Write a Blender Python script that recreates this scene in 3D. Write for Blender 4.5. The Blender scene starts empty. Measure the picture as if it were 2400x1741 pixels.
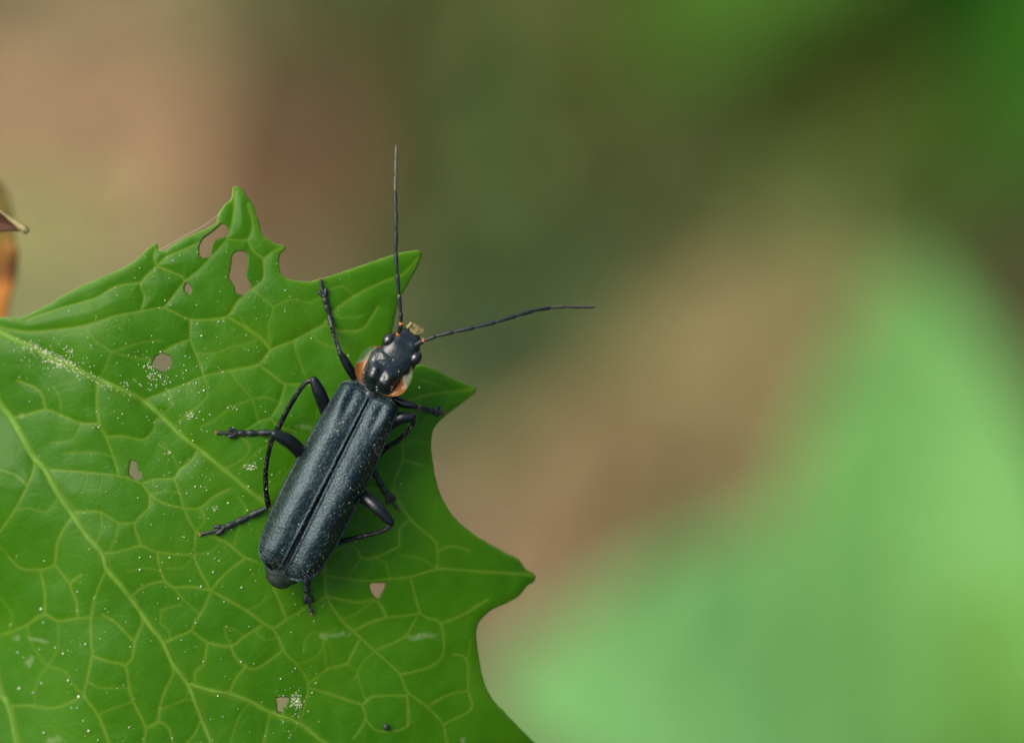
import bpy, math, random
import numpy as np
from mathutils import Matrix, Vector
from mathutils.geometry import delaunay_2d_cdt

# ------------------------------------------------------------------ camera, sky, sun, exposure
sc = bpy.context.scene
random.seed(7); rng = np.random.default_rng(7)
S = 11.0 / 673 / 1000            # metres per photo pixel on the leaf (beetle body = 11 mm)
CX, CY = 1200.0, 870.5
PITCH = math.radians(62)
DIST = 0.22                      # lens to leaf
O = Vector((0, 0, 0.45))         # the leaf hangs 45 cm above the ground
sp_, cp_ = math.sin(PITCH), math.cos(PITCH)
R = Matrix(((1, 0, 0), (0, sp_, -cp_), (0, cp_, sp_)))   # leaf frame (x right, y up, z to lens) -> world
R4 = R.to_4x4()
CAM = O + R @ Vector((0, 0, DIST))

cam_d = bpy.data.cameras.new('camera'); cam = bpy.data.objects.new('camera', cam_d)
sc.collection.objects.link(cam); sc.camera = cam
cam.matrix_world = Matrix.Translation(CAM) @ R4
cam_d.sensor_width = 36
cam_d.lens = 36 * DIST / (2400 * S)
cam_d.clip_start = 0.01; cam_d.clip_end = 400
APERTURE = 0.0078
cam_d.dof.use_dof = True
cam_d.dof.focus_distance = DIST - 0.0008
cam_d.dof.aperture_fstop = cam_d.lens / 1000 / APERTURE

w = bpy.data.worlds.new('World'); sc.world = w; w.use_nodes = True
SUN_L = Vector((-0.60, 0.42, 0.70)).normalized()      # towards the light, leaf frame
SUN_W = (R @ SUN_L).normalized()
sun_el = math.asin(SUN_W.z); sun_az = math.atan2(SUN_W.x, SUN_W.y)
nt = w.node_tree; nt.nodes.clear()
sky = nt.nodes.new('ShaderNodeTexSky'); sky.sky_type = 'NISHITA'; sky.sun_disc = False
sky.sun_elevation = sun_el; sky.sun_rotation = sun_az
sky.air_density = 1.0; sky.dust_density = 4.5; sky.ozone_density = 1.0
bg = nt.nodes.new('ShaderNodeBackground'); bg.inputs['Strength'].default_value = 0.15
wo = nt.nodes.new('ShaderNodeOutputWorld')
nt.links.new(sky.outputs[0], bg.inputs[0]); nt.links.new(bg.outputs[0], wo.inputs[0])

sun_d = bpy.data.lights.new('sun', 'SUN'); sun_d.energy = 0.85; sun_d.angle = math.radians(44)
sun_d.color = (1.0, 0.985, 0.96)
sun = bpy.data.objects.new('sun', sun_d); sc.collection.objects.link(sun)
sun.rotation_euler = SUN_W.to_track_quat('Z', 'Y').to_euler()
sun.location = (0, 0, 2)

sc.view_settings.view_transform = 'Standard'; sc.view_settings.look = 'None'
sc.view_settings.exposure = 1.13; sc.view_settings.gamma = 1.0
sc.view_settings.use_curve_mapping = False
sc.render.engine = 'CYCLES'
sc.cycles.use_denoising = True
try:
    sc.cycles.denoiser = 'OPENIMAGEDENOISE'
except Exception:
    pass
sc.cycles.max_bounces = 5; sc.cycles.transparent_max_bounces = 16
sc.cycles.sample_clamp_indirect = 6

MM = 0.001
def s2l(c):
    c = c / 255.0
    return c / 12.92 if c <= 0.04045 else ((c + 0.055) / 1.055) ** 2.4
def srgb(r, g, b): return (s2l(r), s2l(g), s2l(b), 1.0)

# ------------------------------------------------------------------ geometry helpers
def L(px, py, z=0.0):
    """photo pixel + height z (metres, leaf frame) -> leaf-frame point"""
    k = (DIST - z) / DIST
    return Vector(((px - CX) * S * k, (CY - py) * S * k, z))
def Larr(px, py, z):
    k = (DIST - z) / DIST
    return np.stack([(px - CX) * S * k, (CY - py) * S * k, z], 1)
def ground_point(px, py, h=0.0):
    """ray through the pixel, met with the level h metres above the ground"""
    d = R @ (Vector(((px - CX) * S, (CY - py) * S, -DIST))); d.normalize()
    return CAM + d * ((h - CAM.z) / d.z)
def to_pixel(p):
    q = R.transposed() @ (Vector(p) - CAM)
    return CX + q.x / -q.z * DIST / S, CY - q.y / -q.z * DIST / S

ORG = {}
def top_empty(name, p0, frame='leaf'):
    o = bpy.data.objects.new(name, None); sc.collection.objects.link(o)
    o.empty_display_size = 0.002
    o.matrix_world = (Matrix.Translation(O + R @ p0) @ R4) if frame == 'leaf' else Matrix.Translation(p0)
    ORG[o] = Vector(p0); return o
def part_empty(name, p0, parent):
    o = bpy.data.objects.new(name, None); sc.collection.objects.link(o)
    o.empty_display_size = 0.001; o.parent = parent
    o.location = Vector(p0) - ORG[parent]; ORG[o] = Vector(p0); return o
def mk(name, V, F, mat, parent=None, p0=None, smooth=True, frame='leaf', attrs=None):
    V = np.asarray([tuple(v) for v in V] if not isinstance(V, np.ndarray) else V, dtype=float)
    if parent is not None: p = ORG[parent]
    else: p = Vector(p0) if p0 is not None else Vector((V[:, 0].mean(), V[:, 1].mean(), V[:, 2].min()))
    me = bpy.data.meshes.new(name)
    me.from_pydata((V - np.array(p)).tolist(), [], [list(map(int, f)) for f in F])
    if attrs:
        for k, a in attrs.items():
            a = np.asarray(a, dtype=np.float32)
            if a.ndim == 1:
                at = me.attributes.new(k, 'FLOAT', 'POINT'); at.data.foreach_set('value', a)
            else:
                at = me.attributes.new(k, 'FLOAT_COLOR', 'POINT'); at.data.foreach_set('color', a.ravel())
    if smooth: me.polygons.foreach_set('use_smooth', [True] * len(me.polygons))
    me.materials.append(mat); me.update()
    o = bpy.data.objects.new(name, me); sc.collection.objects.link(o)
    if parent is not None: o.parent = parent; ORG[o] = p
    else:
        o.matrix_world = (Matrix.Translation(O + R @ p) @ R4) if frame == 'leaf' else Matrix.Translation(p)
        ORG[o] = p
    return o
def tag(o, label=None, cat=None, group=None, kind=None):
    if label: o['label'] = label
    if cat: o['category'] = cat
    if group: o['group'] = group
    if kind: o['kind'] = kind
    return o

def catmull(P, n):
    """centripetal-ish smooth resample of a list of tuples to n samples per span"""
    P = [np.array(p, float) for p in P]
    out = []
    for i in range(len(P) - 1):
        p0 = P[i - 1] if i > 0 else 2 * P[i] - P[i + 1]
        p1, p2 = P[i], P[i + 1]
        p3 = P[i + 2] if i + 2 < len(P) else 2 * P[i + 1] - P[i]
        for k in range(n):
            t = k / n
            out.append(0.5 * (2 * p1 + (p2 - p0) * t + (2 * p0 - 5 * p1 + 4 * p2 - p3) * t * t + (3 * p1 - p0 - 3 * p2 + p3) * t ** 3))
    out.append(P[-1]); return np.array(out)

class MB:
    def __init__(s): s.V = []; s.F = []; s.A = []
    def add(s, V, F, a=0.0):
        b = len(s.V); s.V += [tuple(v) for v in V]; s.F += [tuple(i + b for i in f) for f in F]
        s.A += list(a) if hasattr(a, '__len__') else [a] * len(V)
    def tube(s, C, rad, sides=12, flat=1.0, up=(0, 0, 1), cap=True, a=0.0):
        """tapered tube along the points C with rounded ends; flat squeezes it along up"""
        C = [np.array(c, float) for c in C]; rad = list(rad)
        if cap:
            d0 = C[0] - C[1]; d0 /= np.linalg.norm(d0) + 1e-12
            d1 = C[-1] - C[-2]; d1 /= np.linalg.norm(d1) + 1e-12
            r0, r1 = rad[0], rad[-1]
            C = [C[0] + d0 * r0 * .75, C[0] + d0 * r0 * .5] + C + [C[-1] + d1 * r1 * .5, C[-1] + d1 * r1 * .75]
            rad = [r0 * .28, r0 * .75] + rad + [r1 * .75, r1 * .28]
        C = np.array(C); T = np.gradient(C, axis=0); T /= np.linalg.norm(T, axis=1)[:, None] + 1e-12
        up = np.array(up, float); V = []
        for c, t, r in zip(C, T, rad):
            x = np.cross(up, t)
            if np.linalg.norm(x) < 1e-4: x = np.cross(np.array((0.3, 1, 0.1)), t)
            x /= np.linalg.norm(x); y = np.cross(t, x)
            for k in range(sides):
                an = 2 * math.pi * k / sides
                V.append(c + x * math.cos(an) * r + y * math.sin(an) * r * flat)
        F = []; n = len(C)
        for i in range(n - 1):
            for k in range(sides):
                k2 = (k + 1) % sides
                F.append((i * sides + k, i * sides + k2, (i + 1) * sides + k2, (i + 1) * sides + k))
        F.append(tuple(range(sides - 1, -1, -1))); F.append(tuple((n - 1) * sides + k for k in range(sides)))
        s.add(V, F, a)
    def ellipsoid(s, c, ax, n=10, m=14, a=0.0):
        """ax: three axis vectors"""
        c = np.array(c, float); ax = [np.array(q, float) for q in ax]; V = []
        for i in range(n + 1):
            th = math.pi * i / n
            for k in range(m):
                ph = 2 * math.pi * k / m
                V.append(c + ax[0] * math.sin(th) * math.cos(ph) + ax[1] * math.sin(th) * math.sin(ph) + ax[2] * math.cos(th))
        F = [(i * m + k, (i + 1) * m + k, (i + 1) * m + (k + 1) % m, i * m + (k + 1) % m) for i in range(n) for k in range(m)]
        s.add(V, F, a)
    def build(s, name, mat, parent=None, **kw):
        return mk(name, s.V, s.F, mat, parent, **kw)

# ------------------------------------------------------------------ materials
def new_mat(name):
    m = bpy.data.materials.new(name); m.use_nodes = True
    nt = m.node_tree; nt.nodes.clear()
    out = nt.nodes.new('ShaderNodeOutputMaterial'); return m, nt, out
def N(nt, typ, **kw):
    n = nt.nodes.new(typ)
    for k, v in kw.items():
        if k in n.inputs: n.inputs[k].default_value = v
        else: setattr(n, k, v)
    return n
def principled(nt, out, **kw):
    b = nt.nodes.new('ShaderNodeBsdfPrincipled')
    for k, v in kw.items(): b.inputs[k].default_value = v
    nt.links.new(b.outputs[0], out.inputs[0]); return b
def noise(nt, scale, detail=3.0, rough=0.55, dist=0.0, coord=None):
    if coord is None:
        tc = nt.nodes.new('ShaderNodeTexCoord'); coord = tc.outputs['Object']
    n = nt.nodes.new('ShaderNodeTexNoise'); n.inputs['Scale'].default_value = scale
    n.inputs['Detail'].default_value = detail; n.inputs['Roughness'].default_value = rough
    n.inputs['Distortion'].default_value = dist
    nt.links.new(coord, n.inputs['Vector']); return n
def ramp(nt, fac, stops):
    r = nt.nodes.new('ShaderNodeValToRGB')
    while len(r.color_ramp.elements) < len(stops): r.color_ramp.elements.new(0.5)
    for e, (p, c) in zip(r.color_ramp.elements, stops):
        e.position = p; e.color = c if len(c) == 4 else (*c, 1)
    nt.links.new(fac, r.inputs[0]); return r
def mixc(nt, fac, a, b):
    m = nt.nodes.new('ShaderNodeMix'); m.data_type = 'RGBA'
    for sock, v in ((m.inputs[0], fac), (m.inputs[6], a), (m.inputs[7], b)):
        if hasattr(v, 'links') or isinstance(v, bpy.types.NodeSocket): nt.links.new(v, sock)
        else: sock.default_value = v
    return m.outputs[2]
def math_n(nt, op, a, b=None):
    m = nt.nodes.new('ShaderNodeMath'); m.operation = op
    for i, v in enumerate((a, b)):
        if v is None: continue
        if isinstance(v, bpy.types.NodeSocket): nt.links.new(v, m.inputs[i])
        else: m.inputs[i].default_value = v
    return m.outputs[0]
def bump(nt, h, dist, strength=1.0, normal=None):
    b = nt.nodes.new('ShaderNodeBump'); b.inputs['Distance'].default_value = dist
    b.inputs['Strength'].default_value = strength; nt.links.new(h, b.inputs['Height'])
    if normal is not None: nt.links.new(normal, b.inputs['Normal'])
    return b.outputs[0]
def attr(nt, name):
    a = nt.nodes.new('ShaderNodeAttribute'); a.attribute_name = name; return a

def leaf_material():
    m, nt, out = new_mat('green_leaf_blade')
    vein = attr(nt, 'vein').outputs['Fac']; scar = attr(nt, 'scar').outputs['Fac']
    tc = nt.nodes.new('ShaderNodeTexCoord')
    wob = noise(nt, 900, 2.0, coord=tc.outputs['Object'])
    add = nt.nodes.new('ShaderNodeVectorMath'); add.operation = 'MULTIPLY_ADD'
    nt.links.new(wob.outputs['Color'], add.inputs[0]); add.inputs[1].default_value = (0.0006,) * 3
    nt.links.new(tc.outputs['Object'], add.inputs[2])
    def vor(scale):
        v = nt.nodes.new('ShaderNodeTexVoronoi'); v.feature = 'DISTANCE_TO_EDGE'
        v.inputs['Scale'].default_value = scale; nt.links.new(add.outputs[0], v.inputs['Vector']); return v.outputs['Distance']
    v1 = ramp(nt, vor(1250), [(0.0, (1, 1, 1)), (0.055, (0.25,) * 3), (0.11, (0, 0, 0))]).outputs[0]
    v2 = ramp(nt, vor(4200), [(0.0, (1, 1, 1)), (0.14, (0, 0, 0))]).outputs[0]
    n1 = noise(nt, 260, 4, 0.6).outputs['Fac']; n2 = noise(nt, 5200, 3, 0.6).outputs['Fac']
    base = ramp(nt, n1, [(0.25, (0.034, 0.150, 0.0005)), (0.5, (0.048, 0.180, 0.0007)), (0.75, (0.074, 0.215, 0.0011))]).outputs[0]
    base = mixc(nt, math_n(nt, 'MULTIPLY', n2, 0.35), base, (0.026, 0.115, 0.0008, 1))
    fine = math_n(nt, 'ADD', math_n(nt, 'MULTIPLY', v1, 0.22), math_n(nt, 'MULTIPLY', v2, 0.13))
    base = mixc(nt, fine, base, (0.075, 0.20, 0.006, 1))
    base = mixc(nt, math_n(nt, 'MULTIPLY', vein, 0.9), base, (0.140, 0.255, 0.014, 1))
    base = mixc(nt, scar, base, (0.23, 0.33, 0.11, 1))
    base = mixc(nt, attr(nt, 'chew').outputs['Fac'], base, (0.085, 0.075, 0.018, 1))
    sp = ramp(nt, noise(nt, 1900, 2, 0.5).outputs['Fac'], [(0.70, (0, 0, 0)), (0.76, (0.5,) * 3)]).outputs[0]
    base = mixc(nt, sp, base, (0.075, 0.16, 0.006, 1))
    h = math_n(nt, 'ADD', math_n(nt, 'MULTIPLY', v1, -0.3), math_n(nt, 'MULTIPLY', v2, -0.15))
    h = math_n(nt, 'ADD', h, math_n(nt, 'MULTIPLY', n2, 0.45))
    nrm = bump(nt, h, 0.000022, 0.55)
    nrm2 = bump(nt, noise(nt, 22000, 2, 0.5).outputs['Fac'], 0.000006, 0.6, nrm)
    b = nt.nodes.new('ShaderNodeBsdfPrincipled')
    b.inputs['Roughness'].default_value = 0.32; b.inputs['Specular IOR Level'].default_value = 0.16
    nt.links.new(base, b.inputs['Base Color']); nt.links.new(nrm2, b.inputs['Normal'])
    t = nt.nodes.new('ShaderNodeBsdfTranslucent')
    tcol = mixc(nt, 0.6, base, (0.21, 0.50, 0.001, 1)); nt.links.new(tcol, t.inputs[0]); nt.links.new(nrm, t.inputs['Normal'])
    mx = nt.nodes.new('ShaderNodeMixShader'); mx.inputs[0].default_value = 0.44
    nt.links.new(b.outputs[0], mx.inputs[1]); nt.links.new(t.outputs[0], mx.inputs[2])
    nt.links.new(mx.outputs[0], out.inputs[0]); return m
M_LEAF = leaf_material()

def simple(name, col, rough=0.5, spec=0.5, nscale=None, namp=0.25, bumpd=0.0, bscale=None, sheen=0.0, coat=0.0, trans=0.0, tcol=None):
    m, nt, out = new_mat(name)
    b = principled(nt, out, **{'Roughness': rough, 'Specular IOR Level': spec, 'Sheen Weight': sheen, 'Sheen Roughness': 0.4, 'Coat Weight': coat, 'Coat Roughness': 0.06})
    c4 = (*col, 1)
    if nscale:
        f = noise(nt, nscale, 4, 0.6).outputs['Fac']
        r = ramp(nt, f, [(0.3, tuple(x * (1 - namp) for x in col)), (0.7, tuple(min(1, x * (1 + namp)) for x in col))])
        nt.links.new(r.outputs[0], b.inputs['Base Color'])
    else: b.inputs['Base Color'].default_value = c4
    if bumpd:
        nt.links.new(bump(nt, noise(nt, bscale, 3, 0.6).outputs['Fac'], bumpd, 1.0), b.inputs['Normal'])
    if trans:
        t = nt.nodes.new('ShaderNodeBsdfTranslucent'); t.inputs[0].default_value = (*(tcol or col), 1)
        mx = nt.nodes.new('ShaderNodeMixShader'); mx.inputs[0].default_value = trans
        nt.links.new(b.outputs[0], mx.inputs[1]); nt.links.new(t.outputs[0], mx.inputs[2]); nt.links.new(mx.outputs[0], out.inputs[0])
    return m
M_VEIN = simple('leaf_vein', (0.080, 0.185, 0.008), 0.5, 0.2, 1500, 0.15, 0.000008, 9000, trans=0.15)
M_PETIOLE = simple('petiole_green', (0.12, 0.20, 0.03), 0.45, 0.4, 300, 0.2)
M_CHITIN = simple('black_chitin', (0.005, 0.010, 0.008), 0.24, 0.5, 3000, 0.4, 0.000020, 6000, sheen=0.0)
M_PRO = simple('wrinkled_black_chitin', (0.005, 0.010, 0.008), 0.13, 0.55, 3000, 0.4, 0.000070, 3200)
M_LEG = simple('black_leg', (0.004, 0.006, 0.006), 0.20, 0.34, 4000, 0.4, 0.000010, 16000, sheen=0.02)
M_BRIST = simple('leg_bristle', (0.20, 0.18, 0.13), 0.4, 0.5, trans=0.3)
M_TARSUS = simple('dark_tarsus', (0.007, 0.011, 0.009), 0.36, 0.34, 5000, 0.4, 0.000012, 16000, sheen=0.04)
M_ANT = simple('antenna_black', (0.007, 0.010, 0.008), 0.38, 0.36, 5000, 0.4, 0.000010, 18000, sheen=0.08)
M_ANT2 = simple('antenna_brown', (0.06, 0.052, 0.034), 0.5, 0.4, 5000, 0.3, 0.000010, 18000, sheen=0.1)
M_ORANGE = simple('orange_joint', (0.42, 0.13, 0.02), 0.35, 0.5, 4000, 0.25)
M_CLAW = simple('rusty_claw', (0.28, 0.09, 0.02), 0.35, 0.5)
M_EYE = simple('black_eye', (0.006, 0.007, 0.008), 0.13, 0.6, coat=0.4)
M_PALP = simple('pale_mouthparts', (0.42, 0.34, 0.13), 0.6, 0.4, 6000, 0.45, 0.00003, 14000, trans=0.2)
M_ABD = simple('abdomen_skin', (0.012, 0.020, 0.013), 0.42, 0.4, 2500, 0.6, 0.000040, 5000, sheen=0.02)
M_POLLEN = simple('pollen', (0.50, 0.53, 0.30), 0.7, 0.3, 9000, 0.2)
M_HAIR = simple('elytra_hair', (0.16, 0.16, 0.15), 0.35, 0.5)
M_SILK = simple('silk', (0.75, 0.76, 0.74), 0.35, 0.5)
M_FRASS = simple('frass', (0.012, 0.022, 0.008), 0.6, 0.4, 6000, 0.5, 0.00003, 6000)

def elytra_material():
    m, nt, out = new_mat('elytra_leathery_black')
    n1 = noise(nt, 1400, 4, 0.6).outputs['Fac']
    tc = nt.nodes.new('ShaderNodeTexCoord')
    v = nt.nodes.new('ShaderNodeTexVoronoi'); v.inputs['Scale'].default_value = 10000; v.inputs['Randomness'].default_value = 1
    nt.links.new(tc.outputs['Object'], v.inputs['Vector'])
    n2 = noise(nt, 17000, 3, 0.65).outputs['Fac']; n3 = noise(nt, 2600, 3, 0.6).outputs['Fac']
    h = math_n(nt, 'ADD', math_n(nt, 'MULTIPLY', v.outputs['Distance'], 0.6), n2)
    h = math_n(nt, 'ADD', h, math_n(nt, 'MULTIPLY', n3, 0.6))
    nrm = bump(nt, h, 0.000024, 1.0)
    b = principled(nt, out, **{'Roughness': 0.36, 'Specular IOR Level': 0.56, 'Specular Tint': (0.72, 0.93, 1.0, 1)})
    col = ramp(nt, n1, [(0.3, (0.003, 0.008, 0.007)), (0.7, (0.006, 0.016, 0.012))]).outputs[0]
    nt.links.new(col, b.inputs['Base Color']); nt.links.new(nrm, b.inputs['Normal'])
    rr = nt.nodes.new('ShaderNodeMapRange'); rr.inputs['To Min'].default_value = 0.18; rr.inputs['To Max'].default_value = 0.36
    nt.links.new(n2, rr.inputs['Value']); nt.links.new(rr.outputs[0], b.inputs['Roughness'])
    return m
M_ELY = elytra_material()

def margin_material():
    m, nt, out = new_mat('pronotum_margin_amber')
    rim = attr(nt, 'rim').outputs['Fac']
    n = noise(nt, 2500, 3, 0.6).outputs['Fac']
    col = mixc(nt, n, (0.36, 0.115, 0.010, 1), (0.27, 0.10, 0.014, 1))
    col = mixc(nt, ramp(nt, rim, [(0.55, (0, 0, 0)), (0.8, (1, 1, 1))]).outputs[0], col, (0.42, 0.46, 0.30, 1))
    b = nt.nodes.new('ShaderNodeBsdfPrincipled'); b.inputs['Roughness'].default_value = 0.25
    nt.links.new(col, b.inputs['Base Color'])
    t = nt.nodes.new('ShaderNodeBsdfTranslucent'); nt.links.new(col, t.inputs[0])
    mx = nt.nodes.new('ShaderNodeMixShader'); mx.inputs[0].default_value = 0.35
    nt.links.new(b.outputs[0], mx.inputs[1]); nt.links.new(t.outputs[0], mx.inputs[2])
    tr = nt.nodes.new('ShaderNodeBsdfTransparent')
    mx2 = nt.nodes.new('ShaderNodeMixShader')
    nt.links.new(ramp(nt, rim, [(0.6, (0, 0, 0)), (0.85, (0.78,) * 3)]).outputs[0], mx2.inputs[0])
    nt.links.new(mx.outputs[0], mx2.inputs[1]); nt.links.new(tr.outputs[0], mx2.inputs[2])
    nt.links.new(mx2.outputs[0], out.inputs[0]); return m
M_MARGIN = margin_material()

def attr_leaf_material(name, trans, rough=0.6, nscale=220):
    m, nt, out = new_mat(name)
    c = attr(nt, 'tint').outputs['Color']
    n = noise(nt, nscale, 4, 0.6).outputs['Fac']
    dark = nt.nodes.new('ShaderNodeMix'); dark.data_type = 'RGBA'; dark.blend_type = 'MULTIPLY'
    dark.inputs[0].default_value = 0.6
    nt.links.new(c, dark.inputs[6]); nt.links.new(ramp(nt, n, [(0.3, (0.6, 0.6, 0.6)), (0.7, (1, 1, 1))]).outputs[0], dark.inputs[7])
    b = nt.nodes.new('ShaderNodeBsdfPrincipled'); b.inputs['Roughness'].default_value = rough; b.inputs['Specular IOR Level'].default_value = 0.12
    nt.links.new(dark.outputs[2], b.inputs['Base Color'])
    t = nt.nodes.new('ShaderNodeBsdfTranslucent'); nt.links.new(dark.outputs[2], t.inputs[0])
    mx = nt.nodes.new('ShaderNodeMixShader'); mx.inputs[0].default_value = trans
    nt.links.new(b.outputs[0], mx.inputs[1]); nt.links.new(t.outputs[0], mx.inputs[2]); nt.links.new(mx.outputs[0], out.inputs[0])
    return m
M_LITTER = attr_leaf_material('dry_leaf_litter', 0.15)
M_MOSS = attr_leaf_material('undergrowth_leaf', 0.2, 0.5)

# ------------------------------------------------------------------ ground
def ground_material():
    m, nt, out = new_mat('forest_soil')
    b = principled(nt, out, **{'Roughness': 0.9, 'Specular IOR Level': 0.2})
    n = noise(nt, 18, 8, 0.65).outputs['Fac']
    c = ramp(nt, n, [(0.25, (0.035, 0.026, 0.014)), (0.5, (0.075, 0.055, 0.030)), (0.75, (0.14, 0.10, 0.06))])
    nt.links.new(c.outputs[0], b.inputs['Base Color'])
    nt.links.new(bump(nt, noise(nt, 90, 6, 0.7).outputs['Fac'], 0.006, 1.0), b.inputs['Normal']); return m
def build_ground():
    n = 60; V = []; F = []
    xs = np.sign(np.linspace(-1, 1, n)) * np.abs(np.linspace(-1, 1, n)) ** 4 * 60
    for y in xs:
        for x in xs:
            V.append((x, y, 0.006 * math.sin(x * 21 + 1) * math.cos(y * 17) - 0.006 if abs(x) < 1.5 and abs(y) < 1.5 else -0.006))
    F = [(j * n + i, j * n + i + 1, (j + 1) * n + i + 1, (j + 1) * n + i) for j in range(n - 1) for i in range(n - 1)]
    g = mk('ground', V, F, ground_material(), p0=(0, 0, 0), frame='world')
    tag(g, 'bare brown woodland soil under the dead leaves', 'ground', kind='structure')
build_ground()

# what lies on the ground, by where it lies (photo pixel the spot is seen at -> colour of what grows or lies there, lightened at upper right to offset leaf shade)
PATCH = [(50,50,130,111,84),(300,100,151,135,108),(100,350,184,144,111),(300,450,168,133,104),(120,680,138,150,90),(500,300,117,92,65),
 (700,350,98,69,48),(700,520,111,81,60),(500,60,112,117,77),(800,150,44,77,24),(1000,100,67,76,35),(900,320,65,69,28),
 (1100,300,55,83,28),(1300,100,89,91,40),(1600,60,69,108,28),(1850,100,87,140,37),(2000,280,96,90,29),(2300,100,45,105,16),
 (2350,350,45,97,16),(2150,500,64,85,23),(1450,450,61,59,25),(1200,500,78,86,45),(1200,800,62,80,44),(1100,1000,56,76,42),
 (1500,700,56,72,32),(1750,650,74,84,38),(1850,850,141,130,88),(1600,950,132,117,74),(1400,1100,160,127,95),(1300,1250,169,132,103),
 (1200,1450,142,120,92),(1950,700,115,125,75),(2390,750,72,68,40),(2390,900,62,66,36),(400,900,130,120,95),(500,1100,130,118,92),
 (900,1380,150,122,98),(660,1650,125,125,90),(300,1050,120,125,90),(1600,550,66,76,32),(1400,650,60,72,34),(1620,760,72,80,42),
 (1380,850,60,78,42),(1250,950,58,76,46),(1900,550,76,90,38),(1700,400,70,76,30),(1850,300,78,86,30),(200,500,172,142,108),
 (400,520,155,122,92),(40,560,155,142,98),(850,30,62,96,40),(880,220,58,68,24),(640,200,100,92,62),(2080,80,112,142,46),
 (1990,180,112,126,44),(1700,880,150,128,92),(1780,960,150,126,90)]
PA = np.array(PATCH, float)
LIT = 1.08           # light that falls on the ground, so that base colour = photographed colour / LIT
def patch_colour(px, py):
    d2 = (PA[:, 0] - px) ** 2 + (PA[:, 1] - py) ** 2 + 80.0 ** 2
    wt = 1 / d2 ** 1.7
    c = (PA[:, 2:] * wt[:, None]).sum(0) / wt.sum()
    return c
def scatter_ground():
    packs = {'litter': MB(), 'green': MB()}
    cols = {'litter': [], 'green': []}
    for k in range(5200):
        if k < 4200: px, py = random.uniform(-700, 3100), random.uniform(-700, 2400)
        else: px, py = random.uniform(-5000, 7400), random.uniform(-3500, 5000)
        p = ground_point(px, py, 0.0)
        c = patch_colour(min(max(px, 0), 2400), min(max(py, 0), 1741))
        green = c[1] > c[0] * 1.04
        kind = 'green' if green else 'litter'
        ln = random.uniform(0.008, 0.015) if green else random.uniform(0.012, 0.024)
        if k >= 4200: ln *= 2.2
        wd = ln * random.uniform(0.28, 0.42)
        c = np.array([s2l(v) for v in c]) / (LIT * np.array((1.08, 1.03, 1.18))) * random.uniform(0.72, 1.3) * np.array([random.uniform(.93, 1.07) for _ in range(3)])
        a = random.uniform(0, 2 * math.pi)
        d = Vector((math.cos(a), math.sin(a), random.uniform(-.25, .25))).normalized()
        nrm = Vector((random.gauss(0, .22), random.gauss(0, .22), 1)).normalized()
        sd = nrm.cross(d).normalized(); nn = d.cross(sd)
        z0 = random.uniform(0.002, 0.010)
        b = p + Vector((0, 0, z0)); cup = random.uniform(-.2, .35) * wd
        V = []; prof = [(0, .05), (.2, .7), (.5, 1), (.8, .6), (1, .03)]
        for t, ww in prof:
            q = b + d * ln * (t - .5) + nn * (0.25 * ln * (t - .5) ** 2)
            V += [q - sd * wd * ww + nn * cup * ww, q, q + sd * wd * ww + nn * cup * ww]
        F = []
        for i in range(4):
            F += [(3*i, 3*i+1, 3*i+4, 3*i+3), (3*i+1, 3*i+2, 3*i+5, 3*i+4)]
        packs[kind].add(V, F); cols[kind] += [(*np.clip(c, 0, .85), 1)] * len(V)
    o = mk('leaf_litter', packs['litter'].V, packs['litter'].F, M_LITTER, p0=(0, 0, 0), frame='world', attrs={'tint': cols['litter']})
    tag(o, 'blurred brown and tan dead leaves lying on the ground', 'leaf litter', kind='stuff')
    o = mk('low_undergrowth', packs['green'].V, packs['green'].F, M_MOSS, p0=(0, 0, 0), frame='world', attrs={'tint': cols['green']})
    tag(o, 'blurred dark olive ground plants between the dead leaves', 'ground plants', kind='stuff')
scatter_ground()

# ------------------------------------------------------------------ bushes added out of view, right of and behind the photographer, to block sky light
def added_bushes():
    mb = MB(); cols = []; r_ = random.Random(5)
    for k in range(8000):
        a = math.radians(r_.uniform(-140, 38)); d = 1.25 + 0.9 * r_.random() ** 1.5
        z = r_.uniform(0.02, 1) ** .9 * (1.55 + .4 * math.sin(a * 5 + 1))
        p = np.array((d * math.cos(a), -0.05 + d * math.sin(a), z))
        ln = r_.uniform(.05, .11); wd = ln * r_.uniform(.28, .4)
        u = np.array([r_.gauss(0, 1) for _ in range(3)]); u[2] -= .5; u /= np.linalg.norm(u)
        v = np.cross(u, [r_.gauss(0, 1) for _ in range(3)]); v /= np.linalg.norm(v); n = np.cross(u, v)
        mb.add([p, p + u * ln * .45 + v * wd, p + u * ln * .5 - n * wd * .25, p + u * ln * .45 - v * wd, p + u * ln], [(0, 1, 2), (0, 2, 3), (2, 1, 4), (3, 2, 4)])
        c = np.array((.045, .10, .02)) * r_.uniform(.6, 1.5); cols += [(*c, 1)] * 5
    for k in range(26):
        a = math.radians(-140 + 178 * (k + r_.random()) / 26); d = 1.6 + .3 * r_.random(); b = np.array((d * math.cos(a), -.05 + d * math.sin(a), -.01))
        n0 = len(mb.V); mb.tube(catmull([tuple(b), tuple(b + (r_.gauss(0, .1), r_.gauss(0, .1), .7)), tuple(b + (r_.gauss(0, .25), r_.gauss(0, .25), 1.45))], 5), np.linspace(.014, .004, 11), 6)
        cols += [(.07, .05, .03, 1)] * (len(mb.V) - n0)
    o = mk('bushes', mb.V, mb.F, M_MOSS, p0=(1.3, -.5, 0), frame='world', attrs={'tint': cols}, smooth=False)
    tag(o, 'dense dark green bushes added out of view to block sky light', 'bushes', kind='stuff')
added_bushes()

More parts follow.
